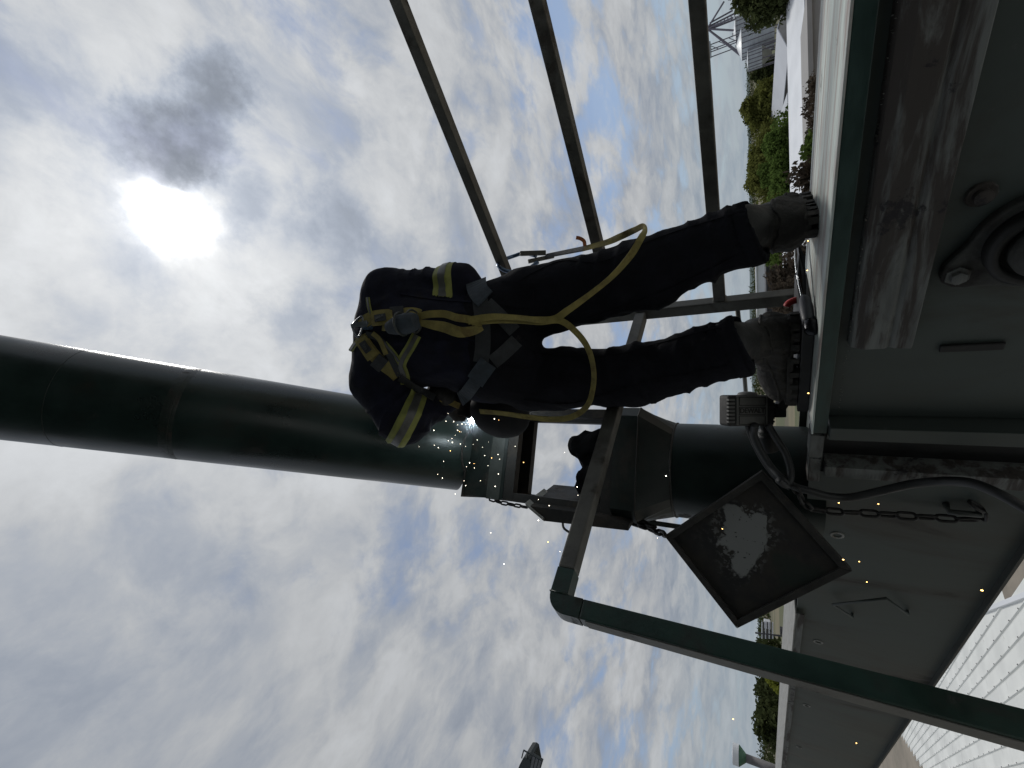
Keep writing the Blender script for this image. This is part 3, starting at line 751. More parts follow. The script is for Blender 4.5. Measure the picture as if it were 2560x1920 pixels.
for i in range(4):
    p, q = c4[i], c4[(i+1) % 4]; e = nrm(q-p)
    ins = nrm(np.cross(dn, e)); ins = ins if ins@(ctr-p) > 0 else -ins
    p2 = p+e*.0008; q2 = q-e*.0008
    MB().prism([p2, q2, q2+ins*.022-e*.0205, p2+ins*.022+e*.0205], dn*-.013).build('door_rim', 'rim', hd, bevel=.002)
    MB().prism([p2-dn*.0135, q2-dn*.0135, q2+ins*.003-dn*.0135, p2+ins*.003-dn*.0135], -dn*.022).build('door_flange', 'rim', hd)

# ================================================================ chains
def link_mesh(name, Lk, Wk, r):
    pts = []
    R_ = Wk/2-r; S_ = Lk/2-Wk/2
    for k in range(7): a = -math.pi/2+math.pi*k/6; pts.append((S_+R_*math.cos(a), R_*math.sin(a), 0))
    for k in range(7): a = math.pi/2+math.pi*k/6; pts.append((-S_+R_*math.cos(a), R_*math.sin(a), 0))
    o = MB().tube(pts, r, 7, closed=True).build(name, 'chain', smooth=True); me = o.data; bpy.data.objects.remove(o); return me
def chain(label, pts, Lk, Wk, r, group=None, twist=0.0):
    t = thing('chain', label, 'chain', pts[0], group)
    me = link_mesh('chain_link', Lk, Wk, r)
    path = catmull(pts, 40); step = Lk-2.1*r; acc = 0; k = 0; last = path[0]; spots = []
    d_acc = 0.0; nxt = step/2
    for i in range(1, len(path)):
        seg_ = path[i]-path[i-1]; ln = np.linalg.norm(seg_)
        while d_acc+ln >= nxt:
            f = (nxt-d_acc)/ln; spots.append((path[i-1]+seg_*f, nrm(seg_))); nxt += step
        d_acc += ln
    for k, (p, d) in enumerate(spots):
        o = bpy.data.objects.new('chain_link', me); COL.objects.link(o); o.parent = t
        d, s_, u = frame_of(d, up=nrm((.3, -.8, .52)) if abs(nrm(d)@nrm((.3, -.8, .52))) < .95 else None)
        a = twist+(math.pi/2 if k % 2 else 0.0)+.15*math.sin(k*2.1)
        y = s_*math.cos(a)+u*math.sin(a); z = np.cross(d, y)
        mtx = Matrix.Identity(4)
        for r_ in range(3): mtx[r_][0] = d[r_]; mtx[r_][1] = y[r_]; mtx[r_][2] = z[r_]; mtx[r_][3] = p[r_]-pts[0][r_]
        o.matrix_local = mtx
    return t
tn = .92
chain('dark steel chain running from behind the hanging door to the eye on the conveyor wall',
      [onplane(1985, 1215, N, .98), onplane(2012, 1258, N, .985), onplane(2035, 1273, N, .99), onplane(2090, 1279, N, 1.0), onplane(2180, 1284, N, 1.01), onplane(2300, 1292, N, 1.02), onplane(2440, 1298, N, 1.03), onplane(2452, 1275, N, 1.03), onplane(2425, 1258, N, 1.03), onplane(2402, 1252, N, 1.03)], .056, .030, .0048, twist=.3)
chain('heavy chain holding the rusty hatch door up to the spout frame',
      [at(1512, 1284, 1.87), at(1560, 1300, 1.82), at(1610, 1316, 1.75), at(1645, 1330, 1.69), c4[0]+np.array([.012, -.005, .0])], .055, .033, .007, twist=.8)
chain('doubled slack end of chain beside the hopper below the frame',
      [at(1516, 1278, 1.87), at(1545, 1292, 1.82), at(1592, 1304, 1.77), at(1640, 1318, 1.71)], .052, .031, .0065, twist=.2)
chain('thin chain linking the collar box to the open hatch lid',
      [at(1224, 1247, 2.10), at(1252, 1256, 2.06), at(1282, 1262, 2.03), at(1314, 1268, 1.99)], .045, .024, .0042, twist=.5)

# ================================================================ ribbed junction box on the platform, cables, bracket
jb = thing('junction_box', 'ribbed grey cast box with raised lettering standing beside the left boot', 'junction box', onplane(1950, 1030, N, 1.16))
JO = onplane(1880, 1027, N, 1.16)
jt = float((JO-CAM)@_F)
JX = _U*-1; JX = nrm(JX*.98+_F*.12); JY = nrm(_R-JX*(_R@JX)); JZ = np.cross(JX, JY)      # x runs down the picture's upright, y right
if JZ@(CAM-JO) < 0: JZ = -JZ; 
k_ = jt/FPX
jw, jh = 63*k_, 39*k_
body = MB().box(JO-JZ*.028, (jw*1.0, jh, .028), (JX, JY, JZ)).build('box_body', 'devdark', jb, bevel=.011, seg=3); smooth_sharp(body)
MB().box(JO+JX*(-2*k_)+JZ*.0015, (42*k_, jh*.93, .0035), (JX, JY, JZ)).build('face_plate', 'device', jb, bevel=.002)
for yy, hh_ in ((24, 10), (0, 9), (-23, 10.5)):
    fo = JO+JX*(-2*k_)+JY*yy*k_+JZ*.0052
    mbf = MB()
    for (cx, cy, hx, hy) in ((0, hh_, 35, .9), (0, -hh_, 35, .9), (35, 0, .9, hh_+.9), (-35, 0, .9, hh_+.9)):
        mbf.box(fo+JX*cx*k_+JY*cy*k_, (hx*k_, hy*k_, .0012), (JX, JY, JZ))
    mbf.build('panel_frame', 'devdark', jb, fix=False)
text_mesh('raised_lettering', 'DEWALT', 17*k_, JO+JX*(-2*k_)+JZ*.0058, JX, JY, .0009, 'devdark', jb, bold=.0004, sx=.98)
for sgn in (-1, 1):
    for i in range(7):
        MB().box(JO+JX*(sgn*54-1)*k_+JY*(i-3)*9.2*k_-JZ*.004, (8.5*k_, 2.4*k_, .006), (JX, JY, JZ)).build('cooling_fin', 'device' if sgn < 0 else 'devdark', jb, bevel=.001)
MB().lathe([(.034, -.02), (.034, .0), (.028, .010), (.012, .014)], JO+JX*(4*k_)+JY*(jh-.002)-JZ*.03, JY, 24).build('lens_cap', 'device', jb, smooth=True)
# stem, clamp and base plate of the box
br = thing('mounting_bracket', 'black steel bracket plate bolted on the platform under the ribbed box', 'bracket', anz(1.02, 1.2, .0))
slab(MB(), .80, 1.14, 1.13, 1.40, .0006, .030).build('base_plate', 'black', br, bevel=.004)
q0 = JO+JX*(jw+.004)-JZ*.03
MB().box(q0+JX*.018, (.022, .024, .03), (JX, JY, JZ)).build('clamp', 'black', br, bevel=.004)
MB().bar(q0+JX*.03, anz(1.05, 1.2, .02), .035, .03).build('arm', 'black', br, bevel=.004)
MB().lathe([(.010, 0), (.010, .006), (.005, .0061), (.005, .012)], anz(.99, 1.19, .0302), ZV, 6).build('bolt', 'galv', br)
MB().lathe([(.010, 0), (.010, .006), (.005, .0061), (.005, .012)], anz(1.08, 1.17, .0302), ZV, 6).build('bolt', 'galv', br)
pl = thing('cable_plug', 'dark bell-shaped cable plug hanging below the ribbed box', 'plug', at(1950, 1100, jt*1.03))
pa = at(1912, 1072, jt*1.02); pb = at(1926, 1132, jt*1.04)
smooth_sharp(MB().lathe([(.012, -.02), (.013, 0), (.021, .006), (.022, .014), (.030, .02), (.036, .075), (.034, .08)], pa, pb-pa, 28).build('plug_body', 'cable', pl))
MB().lathe([(.0225, .008), (.0235, .010), (.0235, .014), (.0225, .016)], pa, pb-pa, 24, cap0=False, cap1=False).build('plug_ring', 'band', pl)
def cable(label, pts, r, sub=10):
    o = MB().tube(catmull(pts, sub), r, 12).build('cable', 'cable', smooth=True, origin=pts[0]); return tag(o, label, 'cable')
cable('thick black cable from the ribbed box curving down along the conveyor wall',
      [at(1888, 1062, jt*.985), at(1884, 1085, jt), at(1898, 1120, jt*1.0), at(1925, 1165, jt*.99), at(1955, 1197, jt*.96), onplane(1985, 1216, N, .99), onplane(2025, 1228, N, .985), onplane(2075, 1241, N, .985), onplane(2130, 1243, N, .99), onplane(2200, 1228, N, 1.0), onplane(2280, 1210, N, 1.01), onplane(2360, 1203, N, 1.0), onplane(2430, 1208, N, .97), onplane(2500, 1236, N, .93), onplane(2570, 1275, N, .90), onplane(2680, 1340, N, .86)], .0125)
cable('short black cable looping from the lower corner of the ribbed box into the bundle',
      [at(1920, 1062, jt*.985), at(1940, 1095, jt*.98), at(1962, 1130, jt*.975), at(1974, 1165, jt*.965), at(1976, 1195, jt*.955), onplane(1966, 1213, N, .985), at(1946, 1200, jt*.95)], .0115)
cable('thin black cable beside the thick one under the ribbed box',
      [at(1868, 1062, jt*1.0), at(1874, 1085, jt*1.015), at(1892, 1126, jt*1.015), at(1915, 1165, jt*1.01), at(1945, 1200, jt*.985), at(1975, 1222, jt*.97)], .0075)

# ================================================================ hand tools lying by the boot
kz = .012
kn = thing('long_knife', 'long knife with dark blade and grey grip lying on the platform between the boots', 'knife', atz(2010, 700, 0))
kb0 = atz(2003, 603, .012); kb1 = atz(2012, 700, .02); kb2 = atz(2010, 735, .02)
def kp(x, y, t): return at(x, y, t)
kt = 1.16
bl = [kp(1993, 600, 1.24), kp(1998, 640, 1.22), kp(1994, 690, 1.19), kp(1999, 705, 1.185), kp(2010, 745, 1.16), kp(2016, 745, 1.16), kp(2015, 690, 1.19), kp(2012, 640, 1.22)]
MB().prism(bl, np.array([.012, .02, .003])).build('blade', 'blade', kn, bevel=.0008)
ed = [kp(1993, 600, 1.2405), kp(1986, 640, 1.226), kp(1992, 700, 1.19), kp(1999, 742, 1.162)]
MB().tube(catmull([kp(1993, 602, 1.245), kp(1988, 630, 1.235), kp(1990, 670, 1.215), kp(1996, 705, 1.195), kp(2004, 742, 1.17)], 5), .0022, 6).build('blade_spine', 'bladeedge', kn, smooth=True)
gp = [kp(2008, 738, 1.165), kp(2012, 752, 1.155), kp(2016, 772, 1.142), kp(2020, 796, 1.128), kp(2024, 802, 1.123)]
smooth_sharp(MB().tube(catmull(gp, 5), [.004, .006, .009, .011, .0125, .0135, .0145, .015, .0155, .016, .016, .016, .016, .0155, .015, .015, .0148, .0145, .014, .013, .012], 14).build('grip', 'handle', kn, smooth=True))
MB().tube(catmull([kp(2024, 803, 1.1225), kp(2028, 815, 1.112), kp(2029, 828, 1.104), kp(2028, 833, 1.1)], 4), [.011, .0155, .017, .018, .018, .018, .0175, .017, .016, .0145, .012, .009, .005], 14).build('pommel', 'blade', kn, smooth=True)
rdp = thing('red_grip_tool', 'small red tool grip tucked behind the heel of the left boot', 'tool', at(1990, 757, 1.3))
MB().tube(catmull([at(1966, 767, 1.29), at(1972, 758, 1.285), at(1984, 752, 1.28), at(1996, 750, 1.28), at(2008, 752, 1.28)], 5), [.006]+[.010]*19+[.008], 12).build('grip', 'red', rdp, smooth=True)

# ================================================================ the welder
RANK, RKNEE, RHIP = at(1885, 572, 1.08), at(1620, 684, 1.27), at(1310, 762, 1.47)
LANK, LKNEE, LHIP = at(1850, 858, 1.16), at(1600, 938, 1.33), at(1330, 950, 1.50)
PEL = at(1235, 862, 1.50)
MIDB = at(1100, 852, 1.52); UPB = at(985, 842, 1.60)
LSH, LEL, LWR = at(945, 950, 1.60), at(1008, 1052, 1.53), at(1120, 1000, 1.72)
RSH, REL, RWR = at(975, 742, 1.58), at(1152, 718, 1.53), at(1215, 860, 1.80)
NECK = at(985, 880, 1.82); HEAD = at(1222, 965, 1.80)
WELD = at(1183, 1047, 1.93)
base_p = np.array([(RANK[0]+LANK[0])/2, (RANK[1]+LANK[1])/2, 0.0])
man = thing('person', 'welder in navy coveralls and yellow harness bending over the spout, seen from behind', 'person', base_p)
TW = (RHIP-LHIP); TW = nrm(TW)                              # to the man's right

# --- body (one continuous figure under the clothes)
def body_sdf(p):
    d = cap_sdf(p, RHIP, RKNEE, .072, .052); d = smin(d, cap_sdf(p, RKNEE, RANK, .052, .030), .03)
    d = smin(d, cap_sdf(p, LHIP, LKNEE, .072, .052), .03); d = smin(d, cap_sdf(p, LKNEE, LANK, .052, .030), .03)
    d = smin(d, ell_sdf(p, PEL, (.15, .11, .11)), .05)
    d = smin(d, cap_sdf(p, PEL, MIDB+np.array([0, .03, 0]), .12, .12), .06)
    d = smin(d, cap_sdf(p, MIDB+np.array([0, .03, 0]), UPB+np.array([0, .05, -.02]), .12, .12), .06)
    d = smin(d, cap_sdf(p, UPB+np.array([0, .06, 0]), NECK, .09, .058), .06)
    for S_, E_, W_ in ((LSH, LEL, LWR), (RSH, REL, RWR)):
        d = smin(d, cap_sdf(p, S_+np.array([0, .02, -.02]), E_, .052, .042), .04); d = smin(d, cap_sdf(p, E_, W_, .042, .028), .02)
    d = smin(d, cap_sdf(p, NECK, HEAD, .055, .055), .03)
    d = smin(d, ell_sdf(p, HEAD, (.075, .095, .115)), .03)
    nose = HEAD+nrm(WELD-HEAD)*.1
    d = smin(d, ell_sdf(p, nose, (.018, .018, .022)), .02)
    return d
allp = np.array([RANK, LANK, RHIP, LHIP, UPB, LSH, RSH, LEL, REL, LWR, RWR, HEAD, NECK])
v_, f_ = sdf_mesh(body_sdf, allp.min(0)-.16, allp.max(0)+.16, .016)
mesh_obj('body', v_, f_, 'skin', man)

# --- trousers
def window(x, a, b, s): return 1/(1+np.exp(-(x-a)/s))*1/(1+np.exp((x-b)/s))
def leg_sdf(p, H_, K_, F_, rh, rk, ra, ph):
    d = cap_sdf(p, H_, K_, rh, rk); d = smin(d, cap_sdf(p, K_, F_, rk, ra), .05)
    tz = (p[:, 2]-F_[2])/(H_[2]-F_[2])
    fold = 1-2*np.abs(np.sin(p[:, 2]*math.pi/.050+1.5*wob(p, 9, int(ph)+2)+ph))**.7
    d = d-.0060*np.maximum(fold, -.5)*window(tz, .06, .28, .03)           # bunching over the boot
    fold2 = 1-2*np.abs(np.sin(p[:, 2]*math.pi/.085+2.2*wob(p, 7, int(ph)+7)+ph*2))**.7
    d = d-.0065*np.maximum(fold2, -.5)*window(tz, .36, .66, .05)           # knee
    d = d-.004*wob(p, 16, int(ph)+4)-.0022*wob(p, 38, int(ph)+9)
    return d
def trouser_sdf(p):
    dr = leg_sdf(p, RHIP, RKNEE, RANK-ZV*.02, .122, .100, .083, 1.0)
    dl = leg_sdf(p, LHIP, LKNEE, LANK-ZV*.02, .112, .090, .086, 3.0)
    d = smin(dr, dl, .045)
    d = smin(d, ell_sdf(p, PEL+np.array([0, -.015, -.01]), (.195, .150, .150)), .06)
    d = smin(d, ell_sdf(p, (RHIP+PEL)/2+np.array([.02, -.05, .03]), (.115, .10, .13)), .04)   # seat
    d = smin(d, ell_sdf(p, (LHIP+PEL)/2+np.array([-.02, -.05, .03]), (.115, .10, .13)), .04)
    d = d-.003*wob(p, 13, 11)
    # open cuffs
    for F_, K_ in ((RANK, RKNEE), (LANK, LKNEE)):
        ax = nrm(F_-K_); near = np.linalg.norm(p-F_, axis=1) < .2
        cut = np.where(near, (p-F_)@ax-.012-.010*wob(p, 10, 3), -1.0)
        d = smax(d, cut, .006)
        inner = cap_sdf(p, F_-ax*.06, F_+ax*.3, .068, .068)
        d = np.where(near, np.maximum(d, -inner), d)
    return d
pts_ = np.array([RANK-ZV*.06, LANK-ZV*.06, RHIP, LHIP, PEL, RKNEE, LKNEE])
tv, tf = sdf_mesh(trouser_sdf, pts_.min(0)-.24, pts_.max(0)+np.array([.24, .24, .16]), .0075)
tro = mesh_obj('trousers', tv, tf, 'trouser', man)

# --- jacket
def jacket_sdf(p):
    d = ell_sdf(p, PEL+np.array([-.01, .015, .05]), (.205, .165, .14))
    d = smin(d, cap_sdf(p, PEL+ZV*.06, MIDB+np.array([0, .02, 0]), .165, .165), .07)
    d = smin(d, ell_sdf(p, UPB+np.array([.0, .02, -.06]), (.185, .165, .19)), .09)
    d = smin(d, cap_sdf(p, UPB+np.array([0, .06, -.02]), NECK, .145, .085), .08)
    d = smin(d, cap_sdf(p, (UPB+LSH)/2, LSH, .12, .098), .06); d = smin(d, cap_sdf(p, (UPB+RSH)/2, RSH, .12, .098), .06)
    # broad drapes down the back
    dr = 1-2*np.abs(np.sin((p@TW)*math.pi/.105+1.5*wob(p, 6, 2)+.6))**.7
    d = d-.0070*np.maximum(dr, -.5)*window(p[:, 2], .86, 1.28, .06)
    arm = cap_sdf(p, LSH, LEL, .098, .083); arm = smin(arm, cap_sdf(p, LEL, LWR, .083, .052), .045)
    ar2 = cap_sdf(p, RSH, REL, .096, .076); ar2 = smin(ar2, cap_sdf(p, REL, RWR, .076, .052), .045)
    for k, (a_, S_, E_) in enumerate(((arm, LSH, LEL), (ar2, RSH, REL))):
        ax = nrm(E_-S_); t_ = (p-S_)@ax
        a_ -= .0070*np.maximum(1-2*np.abs(np.sin(t_*math.pi/.075+2.0*wob(p, 8, 5+k)))**.7, -.5)*window(t_, .02, .30, .04)
        a_ -= .004*wob(p, 15, 6+k)
    d = smin(d, arm, .035); d = smin(d, ar2, .035)
    d = d-.0045*wob(p, 11, 1)-.0022*wob(p, 30, 8)
    # hem, with slack cloth
    hem = (PEL[2]-.115)+.03*wob(p, 7, 14)+(p[:, 0]-PEL[0])*-.05
    d = smax(d, hem-p[:, 2], .012)
    return d
pts_ = np.array([PEL, MIDB, UPB, LSH, LEL, LWR, RSH, REL, RWR, NECK])
jv, jf = sdf_mesh(jacket_sdf, pts_.min(0)-np.array([.24, .24, .16]), pts_.max(0)+.22, .0072)
jac = mesh_obj('jacket', jv, jf, 'navy', man)
JT = BVHTree.FromPolygons([tuple(map(float, v)) for v in jv], [tuple(map(int, f)) for f in jf])
TT = BVHTree.FromPolygons([tuple(map(float, v)) for v in tv], [tuple(map(int, f)) for f in tf])
def cast(x, y):
    o = Vector(CAM); d = Vector(ray(x, y)).normalized(); best = None
    for T_ in (JT, TT):
        h_, n_, i_, ds = T_.ray_cast(o, d)
        if h_ is not None and (best is None or ds < best[2]): best = (np.array(h_), np.array(n_), ds)
    return best
def strap(name, pts, w_px, mat, parent, th=.003, lift=.003, sub=5, smooth_n=3):
    """webbing laid on the clothes along a surveyed line; width given in photo units"""
    path = catmull([np.array([x, y, 0.0]) for x, y in pts], sub)
    Lf, Rt, Nn = [], [], []
    for i, q in enumerate(path):
        tdir = path[min(i+1, len(path)-1)]-path[max(i-1, 0)]; tdir = nrm(tdir); pv = np.array([-tdir[1], tdir[0], 0])
        ws = w_px if not callable(w_px) else w_px(i/(len(path)-1))
        hl = cast(*(q+pv*ws/2)[:2]); hr = cast(*(q-pv*ws/2)[:2]); hm = cast(*q[:2])
        hs_ = [k for k in (hl, hr, hm) if k is not None]
        if not hs_: continue
        t0 = hm if hm is not None else hs_[0]
        depth = float((t0[0]-CAM)@_F)
        def pt(hit, qq):
            if hit is not None and abs(float((hit[0]-CAM)@_F)-depth) < .05: return hit[0]
            return at(qq[0], qq[1], depth)
        Lf.append(pt(hl, q+pv*ws/2)); Rt.append(pt(hr, q-pv*ws/2)); Nn.append(nrm(sum(k[1] for k in hs_)))
    for _ in range(smooth_n):
        for Q in (Lf, Rt, Nn):
            Q[1:-1] = [(Q[i-1]+2*Q[i]+Q[i+1])/4 for i in range(1, len(Q)-1)]
    Nn = [nrm(n_) for n_ in Nn]
    return MB().ribbon([l+n_*lift for l, n_ in zip(Lf, Nn)], [r+n_*lift for r, n_ in zip(Rt, Nn)], th, Nn).build(name, mat, parent, smooth=False)
def cut_band(src_v, src_f, name, mat, parent, c, ax, w, rad, off=.003, side=None):
    """ring of tape: the piece of the sleeve between two planes, lifted off the cloth"""
    ax = nrm(ax); cen = src_v[src_f].mean(1)
    keep = (np.abs((cen-c)@ax) < w/2+.02) & (np.linalg.norm((cen-c)-((cen-c)@ax)[:, None]*ax, axis=1) < rad)
    bm = bmesh.new(); idm = {}
    for fc in src_f[keep]:
        vv = []
        for i in fc:
            if i not in idm: idm[i] = bm.verts.new(tuple(map(float, src_v[i])))
            vv.append(idm[i])
        try: bm.faces.new(vv)
        except ValueError: pass
    for s_ in (-1, 1):
        bmesh.ops.bisect_plane(bm, geom=bm.verts[:]+bm.edges[:]+bm.faces[:], plane_co=tuple(c+ax*s_*w/2), plane_no=tuple(ax*s_), clear_outer=True)
    bm.normal_update()
    base = np.array(man.location)
    for v in bm.verts: v.co = v.co+v.normal*off
    for v in bm.verts: v.co -= Vector(base)
    me = bpy.data.meshes.new(name); bm.to_mesh(me); bm.free()
    me.polygons.foreach_set('use_smooth', [True]*len(me.polygons)); me.materials.append(M[mat])
    o = bpy.data.objects.new(name, me); COL.objects.link(o); o.parent = parent; return o
# sleeve tapes
for c, ax, rad in ((LEL+(LWR-LEL)*.06, nrm((LEL-LSH))*.55+nrm(LWR-LEL)*.45, .125), (RSH+(REL-RSH)*.86, REL-RSH, .115)):
    b_ = cut_band(jv, jf, 'reflective_tape', 'lime', man, c, ax, .066, rad, .0035)
    cut_band(jv, jf, 'silver_stripe', 'silver', b_, c, ax, .026, rad, .0055)
# cross tapes on the back
def tape(pts, w):
    b_ = strap('reflective_tape', pts, w, 'lime', man, .002, .004)
    strap('silver_stripe', pts, w*.42, 'silver', b_, .002, .0065)
tape([(1043, 838), (1028, 866), (1010, 895), (1004, 915), (1012, 935), (1014, 958)], 25)
tape([(922, 745), (925, 768), (930, 786)], 9)
tape([(880, 878), (890, 862), (902, 848)], 11)
tape([(965, 858), (985, 880), (1000, 902)], 12)
# --- harness
hs = bpy.data.objects.new('harness', None)
hb = strap('harness', [(905, 812), (930, 795), (965, 790), (1000, 788), (1035, 785), (1050, 790)], 30, 'webb', man)
strap('strap_pad', [(978, 788), (1000, 787), (1012, 786)], 37, 'webbdark', hb, .004, .005)
pd1 = strap('label_patch', [(936, 801), (955, 799), (986, 795)], 33, 'webb', hb, .006, .009, sub=4)
pp1 = strap('label_print', [(945, 801), (960, 799), (972, 797)], 17, 'webbdark', pd1, .002, .0155, sub=3)
hb2 = strap('harness_strap', [(905, 838), (918, 862), (938, 888), (960, 910), (985, 928), (996, 940)], 30, 'webb', hb)
pd2 = strap('label_patch', [(908, 846), (922, 868), (938, 890)], 31, 'webb', hb, .006, .009, sub=4)
pp2 = strap('label_print', [(914, 856), (922, 868), (931, 880)], 17, 'webbdark', pd2, .002, .0155, sub=3)
strap('strap_pad', [(940, 896), (952, 906), (962, 914)], 36, 'webbdark', hb, .004, .005)
strap('harness_strap', [(918, 835), (948, 845), (968, 868), (986, 905), (1002, 936)], 15, 'webbdark', hb, .003, .005)
strap('harness_strap', [(936, 832), (955, 850), (970, 885)], 11, 'webb', hb, .003, .008)
strap('harness_strap', [(1000, 940), (1020, 953), (1045, 972), (1070, 990), (1084, 997)], 17, 'webbdark', hb, .003, .006)
strap('harness_strap', [(1098, 997), (1125, 1006), (1160, 1020), (1200, 1030)], 15, 'webb', hb, .003, .004)
strap('seat_strap', [(1198, 712), (1200, 740), (1205, 780), (1208, 830), (1208, 870), (1203, 905)], 38, 'webbdark', hb, .003, .004)
strap('thigh_pad', [(1188, 706), (1200, 735), (1216, 752)], 52, 'pad', hb, .005, .008)
strap('thigh_pad', [(1222, 906), (1205, 930), (1190, 950)], 46, 'pad', hb, .005, .008)
strap('seat_strap', [(1196, 944), (1178, 968), (1160, 988), (1145, 996)], 34, 'pad', hb, .004, .005)
strap('seat_strap', [(1218, 760), (1250, 790), (1285, 828)], 34, 'webbdark', hb, .003, .004)
strap('seat_strap', [(1232, 905), (1262, 880), (1290, 852)], 36, 'webbdark', hb, .003, .004)
# seams, pockets and hems
for pts in ([(1330, 830), (1430, 806), (1540, 772), (1640, 735), (1740, 690), (1840, 640)], [(1300, 700), (1400, 652), (1500, 655), (1600, 612), (1700, 575), (1800, 545), (1870, 525)], [(1310, 1000), (1420, 1010), (1520, 985), (1620, 955), (1720, 935), (1820, 915)], [(1330, 880), (1420, 890), (1520, 890), (1620, 865), (1720, 838), (1820, 812)]):
    strap('trouser_seam', pts, 4, 'trouser', tro, .0016, .0016, sub=10)
strap('back_pocket', [(1255, 735), (1300, 738), (1335, 740)], 62, 'trouser', tro, .003, .002, sub=5)
strap('back_pocket', [(1255, 945), (1300, 950), (1340, 952)], 62, 'trouser', tro, .003, .002, sub=5)
strap('jacket_seam', [(925, 842), (1000, 838), (1080, 842), (1170, 850), (1220, 856)], 4, 'navy', jac, .0016, .0018, sub=10)
strap('jacket_seam', [(1000, 735), (1060, 745), (1120, 752), (1180, 755)], 4, 'navy', jac, .0016, .0018, sub=10)
for F_, K_ in ((RANK, RKNEE), (LANK, LKNEE)):
    cut_band(tv, tf, 'cuff_hem', 'trouser', tro, F_-nrm(F_-K_)*.012, F_-K_, .030, .13, .0025)
# harness lettering, flat print
def print_text(body, pts, size_px, parent, mat='band'):
    (x0, y0), (x1, y1) = pts; hm = cast((x0+x1)/2, (y0+y1)/2)
    d = float((hm[0]-CAM)@_F); X_ = nrm(at(x1, y1, d)-at(x0, y0, d)); Nn = nrm(hm[1])
    X_ = nrm(X_-Nn*(X_@Nn)); Y_ = np.cross(Nn, X_)
    text_mesh('printed_lettering', body, size_px*d/FPX, hm[0]+Nn*.0195, X_, Y_, .0004, mat, parent, bold=.0006)
print_text('SALA', ((944, 801), (972, 797)), 11, pp1)
print_text('DBI', ((913, 855), (931, 881)), 11, pp2)
# D-ring and snap at the back
dr = cast(893, 812)[0]
dq = float((dr-CAM)@_F)-.03
def loop(pts, t, r, name, mat, parent): return MB().tube(catmull([at(x, y, t) for x, y in pts], 6, True), r, 8, closed=True).build(name, mat, parent, smooth=True)
loop([(882, 815), (893, 800), (905, 792), (908, 806), (904, 826), (897, 842), (888, 836)], dq, .0042, 'd_ring', 'buckle', hb)
bk = MB()
for (x0, y0, x1, y1, w_) in ((878, 816, 918, 806, 11), (886, 812, 938, 806, 7), (905, 818, 952, 815, 8), (900, 812, 930, 812, 15)):
    bk.bar(at(x0, y0, dq-.012), at(x1, y1, dq-.016), w_*dq/FPX, .008, up=-_F)
bk.build('snap_body', 'buckle', hb, bevel=.002)
MB().bar(at(908, 822, dq-.02), at(953, 818, dq-.022), .010, .006, up=-_F).build('snap_gate', 'hookblue', hb, bevel=.001)
# --- hood and gloves
fd = nrm(WELD-HEAD+np.array([-.05, 0, 0]))
HC_ = at(1250, 1032, 1.74)
hax = [nrm(at(1300, 1055, 1.72)-at(1180, 1005, 1.72))]; hax.append(nrm(np.cross(hax[0], _F))); hax.append(np.cross(hax[0], hax[1]))
def hood_sdf(p):
    o_ = ell_sdf(p, HC_, (.128, .100, .110), hax); i_ = ell_sdf(p, HC_+_F*.03, (.120, .092, .100), hax)
    d = np.maximum(o_, -i_)
    return smax(d, (p-HC_)@_F-.055, .01)
hv, hf = sdf_mesh(hood_sdf, HC_-.17, HC_+.17, .0075)
hood = mesh_obj('welding_hood', hv, hf, 'hood', man)
def glove(wr, tip, up, parent, name='welding_glove'):
    d = nrm(tip-wr); s_ = nrm(np.cross(d, up)); u = np.cross(s_, d)
    palm = wr+d*.085
    def gl(p):
        q = cap_sdf(p, wr-d*.07, wr, .056, .042); q = smin(q, ell_sdf(p, wr+d*.05, (.052, .020, .046), np.array([d, u, s_])), .03)
        for i, (off, L_) in enumerate(((-.030, .062), (-.010, .074), (.011, .070), (.031, .054))):
            b0 = wr+d*.088+s_*off; b1 = b0+d*L_*.45-u*.010; b2 = b1+d*L_*.25-u*.032; b3 = b2-d*.012-u*.024
            for a_, b_, r0, r1 in ((b0, b1, .0125, .012), (b1, b2, .012, .0115), (b2, b3, .0115, .010)): q = smin(q, cap_sdf(p, a_, b_, r0, r1), .006)
        t0 = wr+d*.03-s_*.04; t1 = t0+d*.035-s_*.018-u*.012; t2 = t1+d*.028+s_*.004-u*.022
        q = smin(q, cap_sdf(p, t0, t1, .016, .014), .01); q = smin(q, cap_sdf(p, t1, t2, .014, .012), .006)
        return q
    lo = np.minimum(wr-d*.08, wr+d*.16)-.11; hi = np.maximum(wr-d*.08, wr+d*.16)+.11
    v, f = sdf_mesh(gl, lo, hi, .0055); return mesh_obj(name, v, f, 'glove', parent)
glove(LWR, WELD+_F*.03, nrm((0, -.3, 1)), man); glove(RWR, WELD+_F*.06, nrm((0, -.3, 1)), man)

